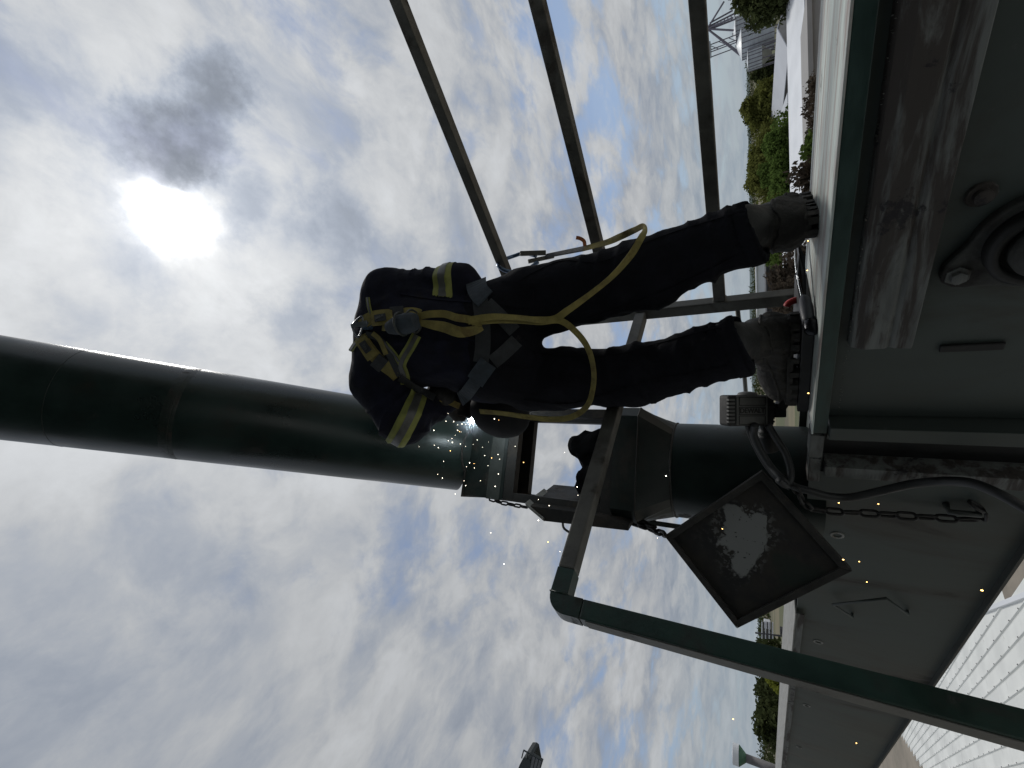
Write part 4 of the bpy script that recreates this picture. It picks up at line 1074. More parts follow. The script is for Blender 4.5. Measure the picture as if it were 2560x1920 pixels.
# --- boots
def boot(heel, fwd, ank, label, mirror=1, badge=None):
    """heel: back of heel on the ground; fwd: toe direction"""
    fwd = nrm(fwd); s_ = np.cross(fwd, ZV)*mirror; z0 = heel[2]
    def W(f, s, u): return heel+fwd*f+s_*s+ZV*u
    Rm = np.array([fwd, s_, ZV])
    def up_sdf(p):
        q = (p-heel)@Rm.T.astype(np.float32)
        d = ell_sdf(q, (.062, 0, .070), (.068, .050, .075))
        d = smin(d, cap_sdf(q, (.06, 0, .060), (.205, .006, .052), .050, .050), .04)
        d = smin(d, ell_sdf(q, (.225, .008, .050), (.075, .054, .046)), .02)
        A2 = (ank-heel)@Rm.T
        d = smin(d, cap_sdf(q, (.075, 0, .10), tuple(A2+np.array([.0, 0, .03])), .056, .064), .04)
        # collar roll, counter edge and vamp creases
        d = d-.004*np.maximum(np.sin(q[:, 0]*150+6*wob(q, 18, 3)), 0)*window(q[:, 0], .12, .19, .01)
        low = 1/(1+np.exp((q[:, 2]-(.094-.30*np.maximum(0, q[:, 0]-.06)))/.0016))
        d = d-.0050*low-low*.0022*wob(q, 60, 7)
        d = d-.0022*wob(q, 34, 5)
        d = smax(d, .024-q[:, 2], .004)
        return d
    lo = np.array([-.02, -.085, .015]); hi = np.array([.32, .085, .25])
    cs = np.array([W(a, b, c) for a in (lo[0], hi[0]) for b in (lo[1], hi[1]) for c in (lo[2], hi[2])]+[ank+np.array([.09, .09, .07]), ank-np.array([.09, .09, .0])])
    v, f = sdf_mesh(up_sdf, cs.min(0), cs.max(0), .0045)
    # split at the shaft line: lower leather dusty, shaft darker
    up = v[f].mean(1)
    q = (up-heel)@Rm.T
    shaft = q[:, 2] > .098+.35*np.maximum(0, .0+q[:, 0]-.06)
    def sub(fc):
        ids = np.unique(fc); mp = -np.ones(len(v), int); mp[ids] = np.arange(len(ids)); return v[ids], mp[fc]
    v1, f1 = sub(f[~shaft]); v2, f2 = sub(f[shaft])
    b_ = mesh_obj('boot', v1, f1, 'boot', man); b_['label'] = label
    mesh_obj('boot_shaft', v2, f2, 'bootshaft', b_)
    # welt ridge over the counter
    e = [W(-.006+.0, .0, .094), W(.012, .045, .093), W(.06, .060, .090), W(.11, .058, .082), W(.16, .062, .070), W(.23, .066, .052), W(.295, .035, .045), W(.308, .005, .045),
         W(.295, -.03, .045), W(.23, -.055, .052), W(.16, -.052, .070), W(.11, -.053, .082), W(.06, -.058, .090), W(.012, -.045, .093)]
    bv = BVHTree.FromPolygons([tuple(map(float, k)) for k in v], [tuple(map(int, k)) for k in f])
    e2 = []
    for k in catmull(e, 6, True):
        l_, n_, i_, d_ = bv.find_nearest(Vector(k)); e2.append(np.array(l_)+np.array(n_)*.0006)
    MB().tube(e2, .0040, 6, closed=True).build('overlay_seam', 'boot', b_, smooth=True)
    # sole outline with lugs
    out = []
    for a in np.linspace(0, 2*math.pi, 45)[:-1]:
        c_, s2 = math.cos(a), math.sin(a)
        f_ = .152-.158*c_; hw = .047+.010*min(1, max(0, (f_-.10)/.10)) if f_ > .10 else .047-.005*max(0, (f_-.05)/.05)*(f_ < .1)
        out.append((f_, hw*np.sign(s2)*abs(s2)**.55+.006*max(0, f_-.1)/.2))
    MB().prism([W(a, b, .014) for a, b in out], ZV*.016).build('sole', 'sole', b_, bevel=.003)
    for i, (a, b) in enumerate(out):
        a2, b2 = out[(i+1) % len(out)]
        if i % 2: continue
        cx, cy = (a+a2)/2, (b+b2)/2; dx, dy = .152-cx, -cy; n_ = math.hypot(dx, dy); 
        MB().box(W(cx+dx/n_*.006, cy+dy/n_*.006, .0115), (.0085, .010, .0112), (nrm(fwd*(a2-a)+s_*(b2-b)), nrm(fwd*dx+s_*dy), ZV)).build('lug', 'sole', b_, bevel=.0015)
    for f_ in (.05, .10, .19, .235):
        MB().box(W(f_, .002, .009), (.009, .026, .0088), (fwd, s_, ZV)).build('lug', 'sole', b_, bevel=.0015)
    if badge is not None:
        (fx, sx_, ux, outv) = badge
        l_, n_, i_, d_ = bv.ray_cast(Vector(W(fx, sx_, ux)+s_*outv*.2), Vector(-s_*outv))
        if l_ is not None:
            n_ = nrm(n_); X_ = nrm(fwd-n_*(fwd@n_)); Y_ = np.cross(n_, X_)
            l_ = np.array(l_)+n_*.0035
            bd = MB().box(np.array(l_)+n_*.001, (.013, .010, .002), (X_, Y_, n_)).build('badge', 'devdark', b_, bevel=.001)
            MB().box(np.array(l_)+n_*.0035, (.0085, .0075, .0006), (X_, Y_, n_)).build('badge_patch', 'orange', bd)
            text_mesh('badge_mark', '2', .014, np.array(l_)+n_*.0046, X_, Y_, .0003, 'devdark', bd)
    return b_
rh = atz(2046, 527, 0.0)
boot(rh-np.array([.03, -.0, 0]), np.array([.42, .91, 0]), RANK, 'dusty dark work boot of the right foot, heel to the viewer', 1, badge=(.06, .0, .17, 1))
lh = at(2004, 792, 1.18); lh[2] = .0315
boot(lh, np.array([-.80, .60, 0])*1.0, LANK, 'dusty work boot of the left foot in side view with orange badge', 1, badge=(.10, 0, .13, -1))

# ================================================================ lanyard clipped to the railing
lan = thing('lanyard', 'yellow webbing lanyard looping from the harness to a steel hook on the top rail', 'lanyard', at(1290, 690, 1.7))
def webbing(name, pts, w_px, mat, th=.0025, sub=8, roll=None):
    """free webbing through surveyed points (x, y, depth); roll turns it about its run"""
    P_ = catmull([at(*p) for p in pts], sub); n = len(P_); Lf, Rt, Nn = [], [], []
    for i in range(n):
        t_ = nrm(P_[min(i+1, n-1)]-P_[max(i-1, 0)]); vd = nrm(P_[i]-CAM)
        s_ = nrm(np.cross(t_, vd)); u_ = np.cross(s_, t_)
        a = roll(i/(n-1)) if roll else 0.0
        w_ = (w_px(i/(n-1)) if callable(w_px) else w_px)*float((P_[i]-CAM)@_F)/FPX
        sd_ = s_*math.cos(a)+u_*math.sin(a); Lf.append(P_[i]+sd_*w_/2); Rt.append(P_[i]-sd_*w_/2); Nn.append(np.cross(t_, sd_))
    return MB().ribbon(Lf, Rt, th, Nn).build(name, mat, lan)
tb = 1.30
# shock-pack end, doubled strap down to the split
webbing('webbing_loop', [(1046, 792, 1.33), (1070, 786, 1.31), (1110, 785, 1.30), (1140, 794, 1.29), (1175, 800, 1.29), (1206, 812, 1.285)], lambda f: 17+4*f, 'webb', roll=lambda f: .5*f)
webbing('webbing_loop', [(1048, 806, 1.33), (1080, 812, 1.315), (1112, 818, 1.305), (1150, 830, 1.295), (1185, 826, 1.29), (1206, 818, 1.287)], lambda f: 14+14*math.sin(f*3.1), 'webb', roll=lambda f: -.3)
webbing('webbing_leg', [(1170, 802, 1.285), (1230, 793, 1.28), (1290, 795, 1.275), (1340, 800, 1.27), (1385, 798, 1.265), (1420, 775, 1.24), (1475, 735, 1.20), (1530, 690, 1.16), (1575, 640, 1.13), (1600, 600, 1.13), (1611, 578, 1.16), (1606, 566, 1.22), (1585, 575, 1.30), (1550, 592, 1.36), (1515, 607, 1.42), (1460, 622, 1.50)], lambda f: 19-3*f, 'webb', roll=lambda f: .8*math.sin(f*11), sub=10)
webbing('webbing_leg', [(1180, 806, 1.287), (1240, 802, 1.282), (1300, 803, 1.277), (1350, 806, 1.27), (1400, 802, 1.262), (1440, 830, 1.255), (1470, 870, 1.26), (1484, 920, 1.27), (1483, 970, 1.28), (1468, 1015, 1.30), (1430, 1042, 1.34), (1380, 1048, 1.38), (1320, 1042, 1.42), (1250, 1032, 1.46), (1200, 1028, 1.50)], lambda f: 17-3*f, 'webb', roll=lambda f: .75*math.sin(f*8+.5), sub=10)
smooth_sharp(MB().lathe([(.020, 0), (.026, .02), (.033, .05), (.034, .075), (.030, .10), (.024, .112)], at(972, 820, 1.36), at(1058, 798, 1.30)-at(972, 820, 1.36), 18).build('shock_pack', 'pad', lan))
for x, y in ((1004, 810), (1034, 803)):
    c = at(x, y, 1.335); d_ = nrm(at(1058, 798, 1.30)-at(972, 820, 1.36)); _, s1, u1 = frame_of(d_)
    MB().tube([c+(s1*math.cos(q)+u1*math.sin(q))*.0365 for q in np.linspace(0, 6.283, 25)[:-1]], .0035, 6, closed=True).build('pack_band', 'band', lan, smooth=True)
MB().bar(at(958, 818, 1.42), at(985, 816, 1.36), .026, .01, up=-_F).build('pack_neck', 'webb', lan, bevel=.002)
# hook on the top rail
tr_ = anz(.0, 1.55, 1.10); hk = onplane(1268, 668, N, 1.55); ht = float((hk-CAM)@_F)
MB().tube(catmull([at(x, y, ht+dz) for x, y, dz in ((1345, 655, -.03), (1320, 672, -.04), (1290, 680, -.05), (1262, 676, -.05), (1246, 664, -.04), (1250, 654, .0), (1262, 648, .04), (1285, 640, .05), (1310, 633, .03), (1340, 640, -.01))], 6), .0085, 10).build('hook_bow', 'hookblue', lan, smooth=True)
bkh = MB(); bkh.bar(at(1300, 634, ht-.01), at(1365, 632, ht-.02), .020, .016, up=-_F); bkh.bar(at(1320, 654, ht-.02), at(1385, 640, ht-.02), .017, .014, up=-_F)
bkh.build('hook_body', 'galv', lan, bevel=.003)
MB().bar(at(1365, 640, ht-.02), at(1462, 621, 1.52), .020, .008, up=-_F).build('hook_tail', 'webbdark', lan, bevel=.002)
webbing('inspection_tag', [(1462, 615, 1.50), (1460, 603, 1.50), (1450, 596, 1.50), (1440, 594, 1.50)], 9, 'orange', .001)

# ================================================================ dark cloth in the frame opening
def sack_sdf(p):
    z0 = zbot+.026
    d = ell_sdf(p, SC(-.10, -.08, z0+.07), (.085, .08, .105))
    d = smin(d, ell_sdf(p, SC(.06, -.06, z0+.085), (.09, .08, .11)), .03)
    d = smin(d, ell_sdf(p, SC(.07, -.05, z0+.17), (.05, .05, .055)), .04)
    d = smin(d, cap_sdf(p, SC(-.11, -.08, z0+.13), SC(-.125, -.09, z0+.195), .022, .008), .03)
    d = d-.012*wob(p, 20, 3)-.010*(1-2*np.abs(wob(p, 14, 9)))-.004*wob(p, 55, 9)
    return smax(d, z0-p[:, 2], .004)
c0 = SC(0, 0, zbot+.12)
v, f = sdf_mesh(sack_sdf, c0-.24, c0+.24, .008)
sk = mesh_obj('rag_bundle', v-c0, f, 'rag', None); sk.location = tuple(c0)
tag(sk, 'crumpled black rag bundle stuffed into the open spout frame', 'rag')

# ================================================================ welding arc and sparks
tor = thing('welding_torch', 'welding torch with blinding white arc at the pipe joint', 'torch', WELD)
ao = MB(); 
for i in range(8):
    a0 = math.pi*i/8; a1 = math.pi*(i+1)/8
MB().lathe([(.0005+.017*math.sin(math.pi*i/10), -.017*math.cos(math.pi*i/10)) for i in range(11)], WELD-_F*.03, ZV, 16).build('arc_flame', 'arc', tor, smooth=True)
MB().tube([WELD-_F*.005+ZV*.006, WELD+np.array([.05, .02, .05]), LWR+nrm(WELD-LWR)*.10], [.004, .009, .012], 10).build('torch_neck', 'cable', tor, smooth=True)
al = bpy.data.lights.new('arc_lamp', 'POINT'); al.energy = .6; al.color = (.75, .9, 1.0); al.shadow_soft_size = .012
ao_ = bpy.data.objects.new('arc_lamp', al); COL.objects.link(ao_); ao_.location = tuple(WELD-_F*.045); 
halo_mat = bpy.data.materials.new('halo_volume'); halo_mat.use_nodes = True; tq = halo_mat.node_tree; tq.nodes.remove(tq.nodes['Principled BSDF'])
pv = tq.nodes.new('ShaderNodeVolumePrincipled'); pv.inputs['Color'].default_value = (.85, .92, 1, 1); qf = G(tq); dq_ = qf.vmath('LENGTH', qf.vmath('ADD', tq.nodes.new('ShaderNodeTexCoord').outputs['Object'], tuple(_F*.05)))
tq.links.new(qf.math('MULTIPLY', qf.math('EXPONENT', qf.math('MULTIPLY', qf.math('POWER', qf.math('DIVIDE', dq_, .05), 2.0), -1.0)), 1.6), pv.inputs['Density'])
tq.links.new(pv.outputs[0], tq.nodes['Material Output'].inputs['Volume'])
fv = []
def arc_halo_sdf(p): return np.linalg.norm((p-(WELD-_F*.05))/np.array([1.0, 1.0, 1.15], np.float32), axis=1)-.12-.012*wob(p, 18, 2)
v, f = sdf_mesh(arc_halo_sdf, WELD-_F*.05-.2, WELD-_F*.05+.2, .015)
M['arc_halo'] = halo_mat  # scattering volume added so the arc gets a halo
fm = mesh_obj('halo_volume', v-WELD, f, 'arc_halo', None); fm.location = tuple(WELD); fm['kind'] = 'stuff'
tag(fm, 'faint bluish puff added round the arc to give it a halo', 'arc_halo')
sm = MB().lathe([(.0001+.0026*math.sin(math.pi*i/5), -.0026*math.cos(math.pi*i/5)) for i in range(6)], (0, 0, 0), ZV, 8).build('spark', 'spark', smooth=True)
me_s = sm.data; bpy.data.objects.remove(sm)
me_o = me_s.copy(); me_o.materials.clear(); me_o.materials.append(M['sparkhot'])
S1 = [(1063, 1049), (1085, 1076), (1094, 1053), (1115, 1053), (1134, 1054), (1144, 1062), (1155, 1060), (1164, 1061), (1144, 1076), (1149, 1079), (1153, 1080), (1138, 1088), (1130, 1096), (1121, 1102), (1131, 1106), (1084, 1076), (1096, 1119), (1086, 1113), (1126, 1127), (1151, 1110), (1164, 1116), (1183, 1111), (1193, 1100), (1109, 1153), (1174, 1157), (1166, 1167), (1186, 1170), (1185, 1159), (1106, 1195), (1094, 1186), (1160, 1202), (1164, 1214), (1201, 1202), (1221, 1105), (1206, 1118), (1212, 1139), (1229, 1145), (1245, 1136), (1249, 1148), (1220, 1164), (1246, 1185), (1238, 1216), (1288, 1116), (1210, 1041), (1236, 1047), (1247, 1050), (1120, 1034), (1048, 1117), (992, 1022), (1346, 1249), (1373, 1264), (1138, 1235), (1346, 1301), (1227, 1332), (1370, 1355), (1400, 1379), (1260, 1410), (1443, 1217), (1445, 1238), (1411, 1131), (1471, 1184), (1665, 1190), (1644, 1345), (1309, 1156)]
S2 = [(2097, 1257, 1.25), (2196, 1260, 1.2), (2148, 1404, 1.1), (2167, 1455, 1.05), (2455, 1476, .95), (2141, 1858, 1.3), (1833, 1798, 1.4), (1806, 1322, 1.25), (2108, 1399, 1.15), (2021, 983, 1.15), (2020, 602, 1.14), (2018, 676, 1.14)]
rs = random.Random(11)
for i, (x, y) in enumerate(S1):
    t_ = 1.60+.08*rs.random() if x < 1320 else 1.45
    o = bpy.data.objects.new('spark', me_s if i % 9 else me_o); COL.objects.link(o); o.location = tuple(at(x, y, t_)); s_ = rs.uniform(.22, .62); o.scale = (s_, s_, s_)
    tag(o, 'tiny glowing weld spark flying near the pipe joint', 'spark', 'weld sparks near the joint')
for i, (x, y, t_) in enumerate(S2):
    o = bpy.data.objects.new('spark', me_o); COL.objects.link(o); o.location = tuple(at(x, y, t_)); s_ = rs.uniform(.35, .6); o.scale = (s_, s_, s_*1.5)
    tag(o, 'orange weld spark falling past the conveyor wall', 'spark', 'weld sparks falling below')

# ================================================================ BACKGROUND, right: roofs, silos, trees
def gable(name, label, x0, x1, y0, y1, zr, ze, zb, roofmat, wallmat, cat='building', ridge_along='x', group=None, rotz=0):
    c = np.array([(x0+x1)/2, (y0+y1)/2, zb]); t = thing(name, label, cat, c, group)
    def V(x, y, z):
        q = np.array([x-c[0], y-c[1]]); ca_, sa_ = math.cos(rotz), math.sin(rotz)
        return np.array([c[0]+q[0]*ca_-q[1]*sa_, c[1]+q[0]*sa_+q[1]*ca_, z])
    e = .4
    if ridge_along == 'x':
        ym = (y0+y1)/2
        MB().add([V(x0, y0, zb), V(x1, y0, zb), V(x1, y1, zb), V(x0, y1, zb), V(x0, y0, ze), V(x1, y0, ze), V(x1, y1, ze), V(x0, y1, ze), V(x0, ym, zr-.1), V(x1, ym, zr-.1)],
                 [(0, 1, 5, 4), (2, 3, 7, 6), (1, 2, 6, 9, 5), (3, 0, 4, 8, 7)]).build('wall', wallmat, t)
        for yy in (y0-e, y1+e):
            sgn = 1 if yy > ym else -1
            zz = ze-(zr-ze)*e/((y1-y0)/2)
            MB().prism([V(x0-e, yy, zz), V(x1+e, yy, zz), V(x1+e, ym, zr), V(x0-e, ym, zr)], (0, 0, .12)).build('roof', roofmat, t)
    else:
        xm = (x0+x1)/2
        MB().add([V(x0, y0, zb), V(x1, y0, zb), V(x1, y1, zb), V(x0, y1, zb), V(x0, y0, ze), V(x1, y0, ze), V(x1, y1, ze), V(x0, y1, ze), V(xm, y0, zr-.1), V(xm, y1, zr-.1)],
                 [(0, 1, 5, 8, 4), (2, 3, 7, 9, 6), (1, 2, 6, 5), (3, 0, 4, 7)]).build('wall', wallmat, t)
        for xx in (x0-e, x1+e):
            zz = ze-(zr-ze)*e/((x1-x0)/2)
            MB().prism([V(xx, y0-e, zz), V(xx, y1+e, zz), V(xm, y1+e, zr), V(xm, y0-e, zr)], (0, 0, .12)).build('roof', roofmat, t)
    return t
# long white-roofed shed
d1 = 62.0
pe = place(2016, 100, d1); zr_ = zat(1973, 200, d1+16); ze_ = zat(2021, 200, d1+8)
t = gable('long_shed', 'long low shed with bright white metal roof beyond the platform', place(1990, 640, d1)[0]-4, 95, pe[1]+8, pe[1]+24, zr_, ze_+.3, GZ, 'farwhite', 'farwall')
# standing seams on its near slope
for k in range(0, 60):
    pass
# grey gabled roofs behind
d2 = 92.0
for (xa, xb, xr, lab) in ((215, 335, 1936, 'pale grey gabled roof of the middle farm building behind the long shed'), (-60, 128, 1938, 'pale grey gabled roof at the far right behind the long shed')):
    pL = place(1960, xb, d2); pR = place(1960, xa, d2)
    gable('farm_building', lab, min(pL[0], pR[0]), max(pL[0], pR[0]), pL[1], pL[1]+26, zat(xr, (xa+xb)/2, d2+10), zat(1972, (xa+xb)/2, d2), GZ, 'fargrey', 'farwall', ridge_along='x' if xa > 0 else 'y', group='grey roofs behind the shed')
# white flat building between the boots and its dark neighbour
d3 = 150.0
def boxy(name, label, ya, yb, xt, xb, dist, depth, mat, parts=None, cat='building'):
    pa, pb = place(xt, ya, dist), place(xt, yb, dist); zt_ = zat(xt, (ya+yb)/2, dist); zb_ = zat(xb, (ya+yb)/2, dist) if xb else GZ
    c = (pa+pb)/2; t = thing(name, label, cat, (c[0], c[1]+depth/2, zb_))
    MB().box((c[0], c[1]+depth/2, (zt_+zb_)/2), (abs(pa[0]-pb[0])/2, depth/2, (zt_-zb_)/2)).build('wall', mat, t)
    MB().box((c[0], c[1]+depth/2, zt_+.15), (abs(pa[0]-pb[0])/2+.3, depth/2+.3, .15)).build('roof', mat, t)
    return t
boxy('white_warehouse', 'plain white warehouse wall seen between the welder\'s legs', 640, 775, 1893, 1919, 150, 20, 'farwhite')
boxy('dark_shed', 'dark barn below the white warehouse between the legs', 630, 800, 1919, None, 120, 12, 'fardark')
boxy('small_white_barn', 'small white barn roof beside the inner side of the right boot', 590, 648, 1968, 2000, 80, 6, 'farwhite')
# silos with elevator leg
ds = 150.0
def silo(label, y_c, w_px, xtop, xcone, xbot, dist, legs=False):
    p = place(1950, y_c, dist); r_ = w_px/2/FPX*dist*1.12; zc = zat(xcone, y_c, dist); ztp = zat(xtop, y_c, dist); zb_ = zat(xbot, y_c, dist)
    t = thing('grain_silo', label, 'silo', (p[0], p[1], GZ), 'grain silos')
    prof_ = []
    nseg = 34
    for i in range(nseg+1): prof_.append((r_*(1+.006*(i % 2)), zb_+(zc-zb_)*i/nseg))
    MB().lathe([(a, b) for a, b in prof_], (p[0], p[1], 0), ZV, 40).build('shell', 'silo', t)
    for k in range(18):
        a = 2*math.pi*k/18; MB().bar((p[0]+math.cos(a)*r_*1.01, p[1]+math.sin(a)*r_*1.01, zb_), (p[0]+math.cos(a)*r_*1.01, p[1]+math.sin(a)*r_*1.01, zc), .14, .14).build('stiffener', 'lattice', t)
    MB().lathe([(r_*1.04, zc), (r_*.12, ztp-.3), (r_*.12, ztp)], (p[0], p[1], 0), ZV, 40).build('cone_roof', 'siloroof', t)
    if legs:
        MB().lathe([(r_, zb_), (r_*.15, zb_-r_*.9)], (p[0], p[1], 0), ZV, 32).build('hopper_cone', 'silo', t)
        for k in range(8):
            a = 2*math.pi*k/8; MB().bar((p[0]+math.cos(a)*r_, p[1]+math.sin(a)*r_, GZ), (p[0]+math.cos(a)*r_, p[1]+math.sin(a)*r_, zb_), .18, .18).build('leg', 'lattice', t)
        for k in range(8):
            a = 2*math.pi*k/8; a2 = 2*math.pi*(k+1)/8
            MB().bar((p[0]+math.cos(a)*r_, p[1]+math.sin(a)*r_, GZ+.3), (p[0]+math.cos(a2)*r_, p[1]+math.sin(a2)*r_, zb_-.2), .1, .1).build('brace', 'lattice', t)
    return t
silo('large grain silo with bright cone roof at the upper right edge', 76, 42, 1836, 1853, 1935, ds)
silo('large silo partly behind the tree at the right edge', 40, 40, 1828, 1838, 1935, ds+12)
silo('small hopper silo standing on braced legs near the field', 124, 30, 1863, 1869, 1905, ds-6, True)
# elevator leg with spouts fanning out from its head
lg = thing('elevator_leg', 'lattice elevator leg with spout pipes fanning down to the silos', 'tower', place(1950, 62, ds+2))
def sk_(x, y, d_):  r = ray(x, y); r = r/np.linalg.norm(r[:2]); return CAM+r*d_
hd_ = sk_(1768, 72, ds+2)
for (x, y) in ((1852, 134), (1850, 138), (1834, 76), (1760, -30), (1810, 4), (1833, 44)):
    MB().tube([hd_, sk_(x, y, ds)], .22, 6).build('spout_pipe', 'lattice', lg)
for (o0, o1) in (((1768, 68), (1836, 34)), ((1768, 76), (1838, 48)), ((1774, 58), (1832, 26))):
    MB().tube([sk_(*o0, ds+3), sk_(*o1, ds+3)], .20, 6).build('catwalk_rail', 'lattice', lg)
for i in range(9):
    f = i/8; MB().tube([sk_(1768+68*f, 68-34*f, ds+3), sk_(1768+70*f, 77-29*f, ds+3)], .12, 5).build('catwalk_strut', 'lattice', lg)
bt = place(1950, 62, ds+6)
for dx, dy in ((-1, -1), (1, -1), (1, 1), (-1, 1)):
    MB().bar(bt+np.array([dx, dy, 0]), np.array([bt[0]+dx, bt[1]+dy, hd_[2]]), .18, .18).build('mast', 'lattice', lg)
for i in range(10):
    z0 = GZ+(hd_[2]-GZ)*i/10; z1 = GZ+(hd_[2]-GZ)*(i+1)/10
    MB().bar((bt[0]-1, bt[1]-1, z0), (bt[0]+1, bt[1]-1, z1), .12, .12).build('brace', 'lattice', lg)
MB().box((bt[0], bt[1]-.5, hd_[2]+.4), (1.4, 1.4, .8)).build('head_box', 'silo', lg)
# trees on the right
tr = [
    ('olive_tree', 'tall olive tree filling the upper right corner beside the silos', 20, 1845, 1955, 85, 4.4, 'leaf3', 7, 1.0),
    ('olive_tree', 'broad rounded olive tree right of the welder\'s leg', 295, 1857, 1968, 118, 5.6, 'leaf1', 9, 1.0),
    ('willow_tree', 'feathery olive tree just right of the welder\'s right shin', 395, 1872, 1968, 112, 6.6, 'leaf1', 8, 1.0),
    ('willow_tree', 'feathery yellowish tree touching the right trouser leg', 470, 1871, 1968, 108, 6.6, 'leaf1', 8, 1.0),
    ('green_bush', 'dense bright green tree in front of the olive trees', 372, 1914, 1975, 92, 5.6, 'leaf2', 8, 1.0),
    ('green_bush', 'second bright green tree next to the boot', 452, 1908, 1975, 90, 5.6, 'leaf2', 8, 1.0),
    ('field_tree', 'lone dark tree standing in the brown field', 190, 1884, 1922, 270, 5.0, 'leaf3', 6, 1.0),
    ('field_tree', 'small dark tree beside the white field shed', 222, 1893, 1922, 265, 3.6, 'leaf3', 6, 1.0),
    ('dark_tree', 'dark leafy tree at the inner edge of the right boot', 640, 1905, 2005, 100, 5.0, 'leaf2', 7, 1.0),
    ('brown_bush', 'brown leafless bush below the dark barn', 690, 1935, 2000, 60, 3.6, 'leaf4', 6, 1.0),
    ('brown_bush', 'brown thicket left of the leafless bush near the post', 735, 1948, 2000, 55, 3.0, 'leaf4', 6, 1.0),
    ('yellow_tree', 'bright yellow-green tree beyond the green corner post', 1678, 1908, 1930, 130, 4.2, 'leaf5', 5, 1.0),
]
for i, (nm, lab, y_, xt, xb, dist, cr, mt, lobes, _) in enumerate(tr):
    b_ = place(xt, y_, dist); zt_ = zat(xt, y_, dist); zb_ = zat(xb, y_, dist) if zat(xb, y_, dist) > GZ else GZ
    b_[2] = GZ
    tree(nm, lab, b_, zt_-GZ, cr, lobes, mt, 17+i*3, size=.14+dist*.0016, start=.22, per=2000)
def bush(lab, x, y, dist, r, mt, n=900, size=.12, seed=1, nm='bush'):
    r0 = ray(x, y); r0 = r0/np.linalg.norm(r0[:2]); c = CAM+r0*dist
    t = thing(nm, lab, 'bush', (c[0], c[1], c[2]-r[2]), 'bushes below the platform')
    mb = MB(); rg_ = np.random.RandomState(seed)
    for k in range(5): leaf_cloud(mb, c+np.array([(rg_.rand()-.5)*r[0]*1.4, (rg_.rand()-.5)*r[1], (rg_.rand()-.6)*r[2]]), np.array(r)*(.45+.4*rg_.rand()), n//5, size, seed*7+k, hollow=.2)
    mb.build('foliage', mt, t, fix=False)
    mb = MB(); 
    for k in range(6): 
        a = k*1.05; mb.tube([c-ZV*(r[2]+ (c[2]-r[2]-GZ)*.98), c-ZV*r[2]*.8, c+np.array([math.cos(a)*r[0]*.6, math.sin(a)*r[1]*.6, r[2]*.5])], [.05, .04, .01], 5)
    mb.build('stem', 'trunk', t)
    return t
bush('dark bare branches poking up behind the platform near the boot toe', 2006, 442, 14, (.42, .4, .48), 'leaf4', 600, .07, 3)
bush('brown bare twigs behind the platform edge, further right', 2030, 290, 18, (.7, .5, .26), 'leaf4', 500, .05, 4)
bush('brown bare twigs against the shed wall at right', 2034, 215, 20, (.6, .5, .22), 'leaf4', 400, .05, 5)
bush('low green shrub behind the platform right of the boot', 2027, 385, 16, (.5, .4, .22), 'leaf2', 700, .07, 6)
# white field shed
boxy('field_shed', 'tiny white shed by the trees in the field', 212, 222, 1896, 1902, 268, 6, 'farwhite')
# grey wall below the long roof
boxy('low_annex', 'long grey annex wall below the white roof', -80, 330, 2031, None, 44, 4, 'farwall')

# ================================================================ BACKGROUND, left: white ribbed roof below, vent, tower
# roof plane fitted to its ribs: they fall away to the left at a low pitch
rdir = nrm(ray(2178, 2006))                                   # direction of the ribs (slightly downhill)
rside = nrm(np.cross(rdir, (0, 0, 1.0)))                      # to the right of the ribs
rnorm = nrm(np.cross(rside, rdir))
if rnorm[2] < 0: rnorm = -rnorm
rp0 = at(2480, 1700, 7.0)
rd0 = float(rnorm@rp0)
shed = thing('ribbed_roof_shed', 'shed with white ribbed metal roof far below the conveyor at lower left', 'building', (rp0[0]-3, rp0[1]+4, GZ))
def rp(u, v): return rp0+rdir*u+rside*v                       # u along ribs, v across
e0 = onplane(2470, 1527, rnorm, rd0); e1 = onplane(2556, 1495, rnorm, rd0); u_e = float((e0-rp0)@rdir)
v_e0, v_e1 = float((e0-rp0)@rside), float((e1-rp0)@rside); u_e1 = float((e1-rp0)@rdir)
def ueave(v): return u_e+(u_e1-u_e)*(v-v_e0)/(v_e1-v_e0)
SP = .245
vq = [float((onplane(x, y, rnorm, rd0)-rp0)@rside) for x, y in ((2210, 1960), (2560, 1960), (2470, 1527), (2560, 1500), (2330, 1800))]
v_min, v_max = min(vq)-2.0, max(vq)+3.0
npan = int((v_max-v_min)/SP)
ULEN = 26.0
pm = MB()
# one panel: flat pan with a trapezoid rib along one edge
sec = [(0, 0), (.010, 0), (.021, .020), (.035, .020), (.046, 0), (.10, .0), (SP-.0005, 0)]
vsn = []
for (s_, hgt) in sec: vsn += [rdir*0+rside*s_+rnorm*hgt, rdir*ULEN+rside*s_+rnorm*hgt]
pfs = [(2*i, 2*i+2, 2*i+3, 2*i+1) for i in range(len(sec)-1)]
pmo = MB().add(vsn, pfs).build('roof_panel', 'white', fix=False); pme = pmo.data; bpy.data.objects.remove(pmo)
for k in range(npan):
    o = bpy.data.objects.new('roof_panel', pme); COL.objects.link(o); o.parent = shed
    ue = ueave(v_min+k*SP)
    o.location = Vector(rp(ue, v_min+k*SP))-shed.location
mb = MB()
for k in range(npan):
    for j in range(0, 44):
        q = rp(ueave(v_min+k*SP)+.18+j*.6, v_min+k*SP+.028)+rnorm*.0205
        mb.lathe([(.011, 0), (.011, .004), (.006, .0041), (.006, .009)], q, rnorm, 6)
o = mb.build('roof_screws', 'screw', shed, fix=False); o['kind'] = 'stuff'
mbw = MB(); c_a, c_b = rp(ueave(v_min)+.1, v_min), rp(ueave(v_max)+.1, v_max)
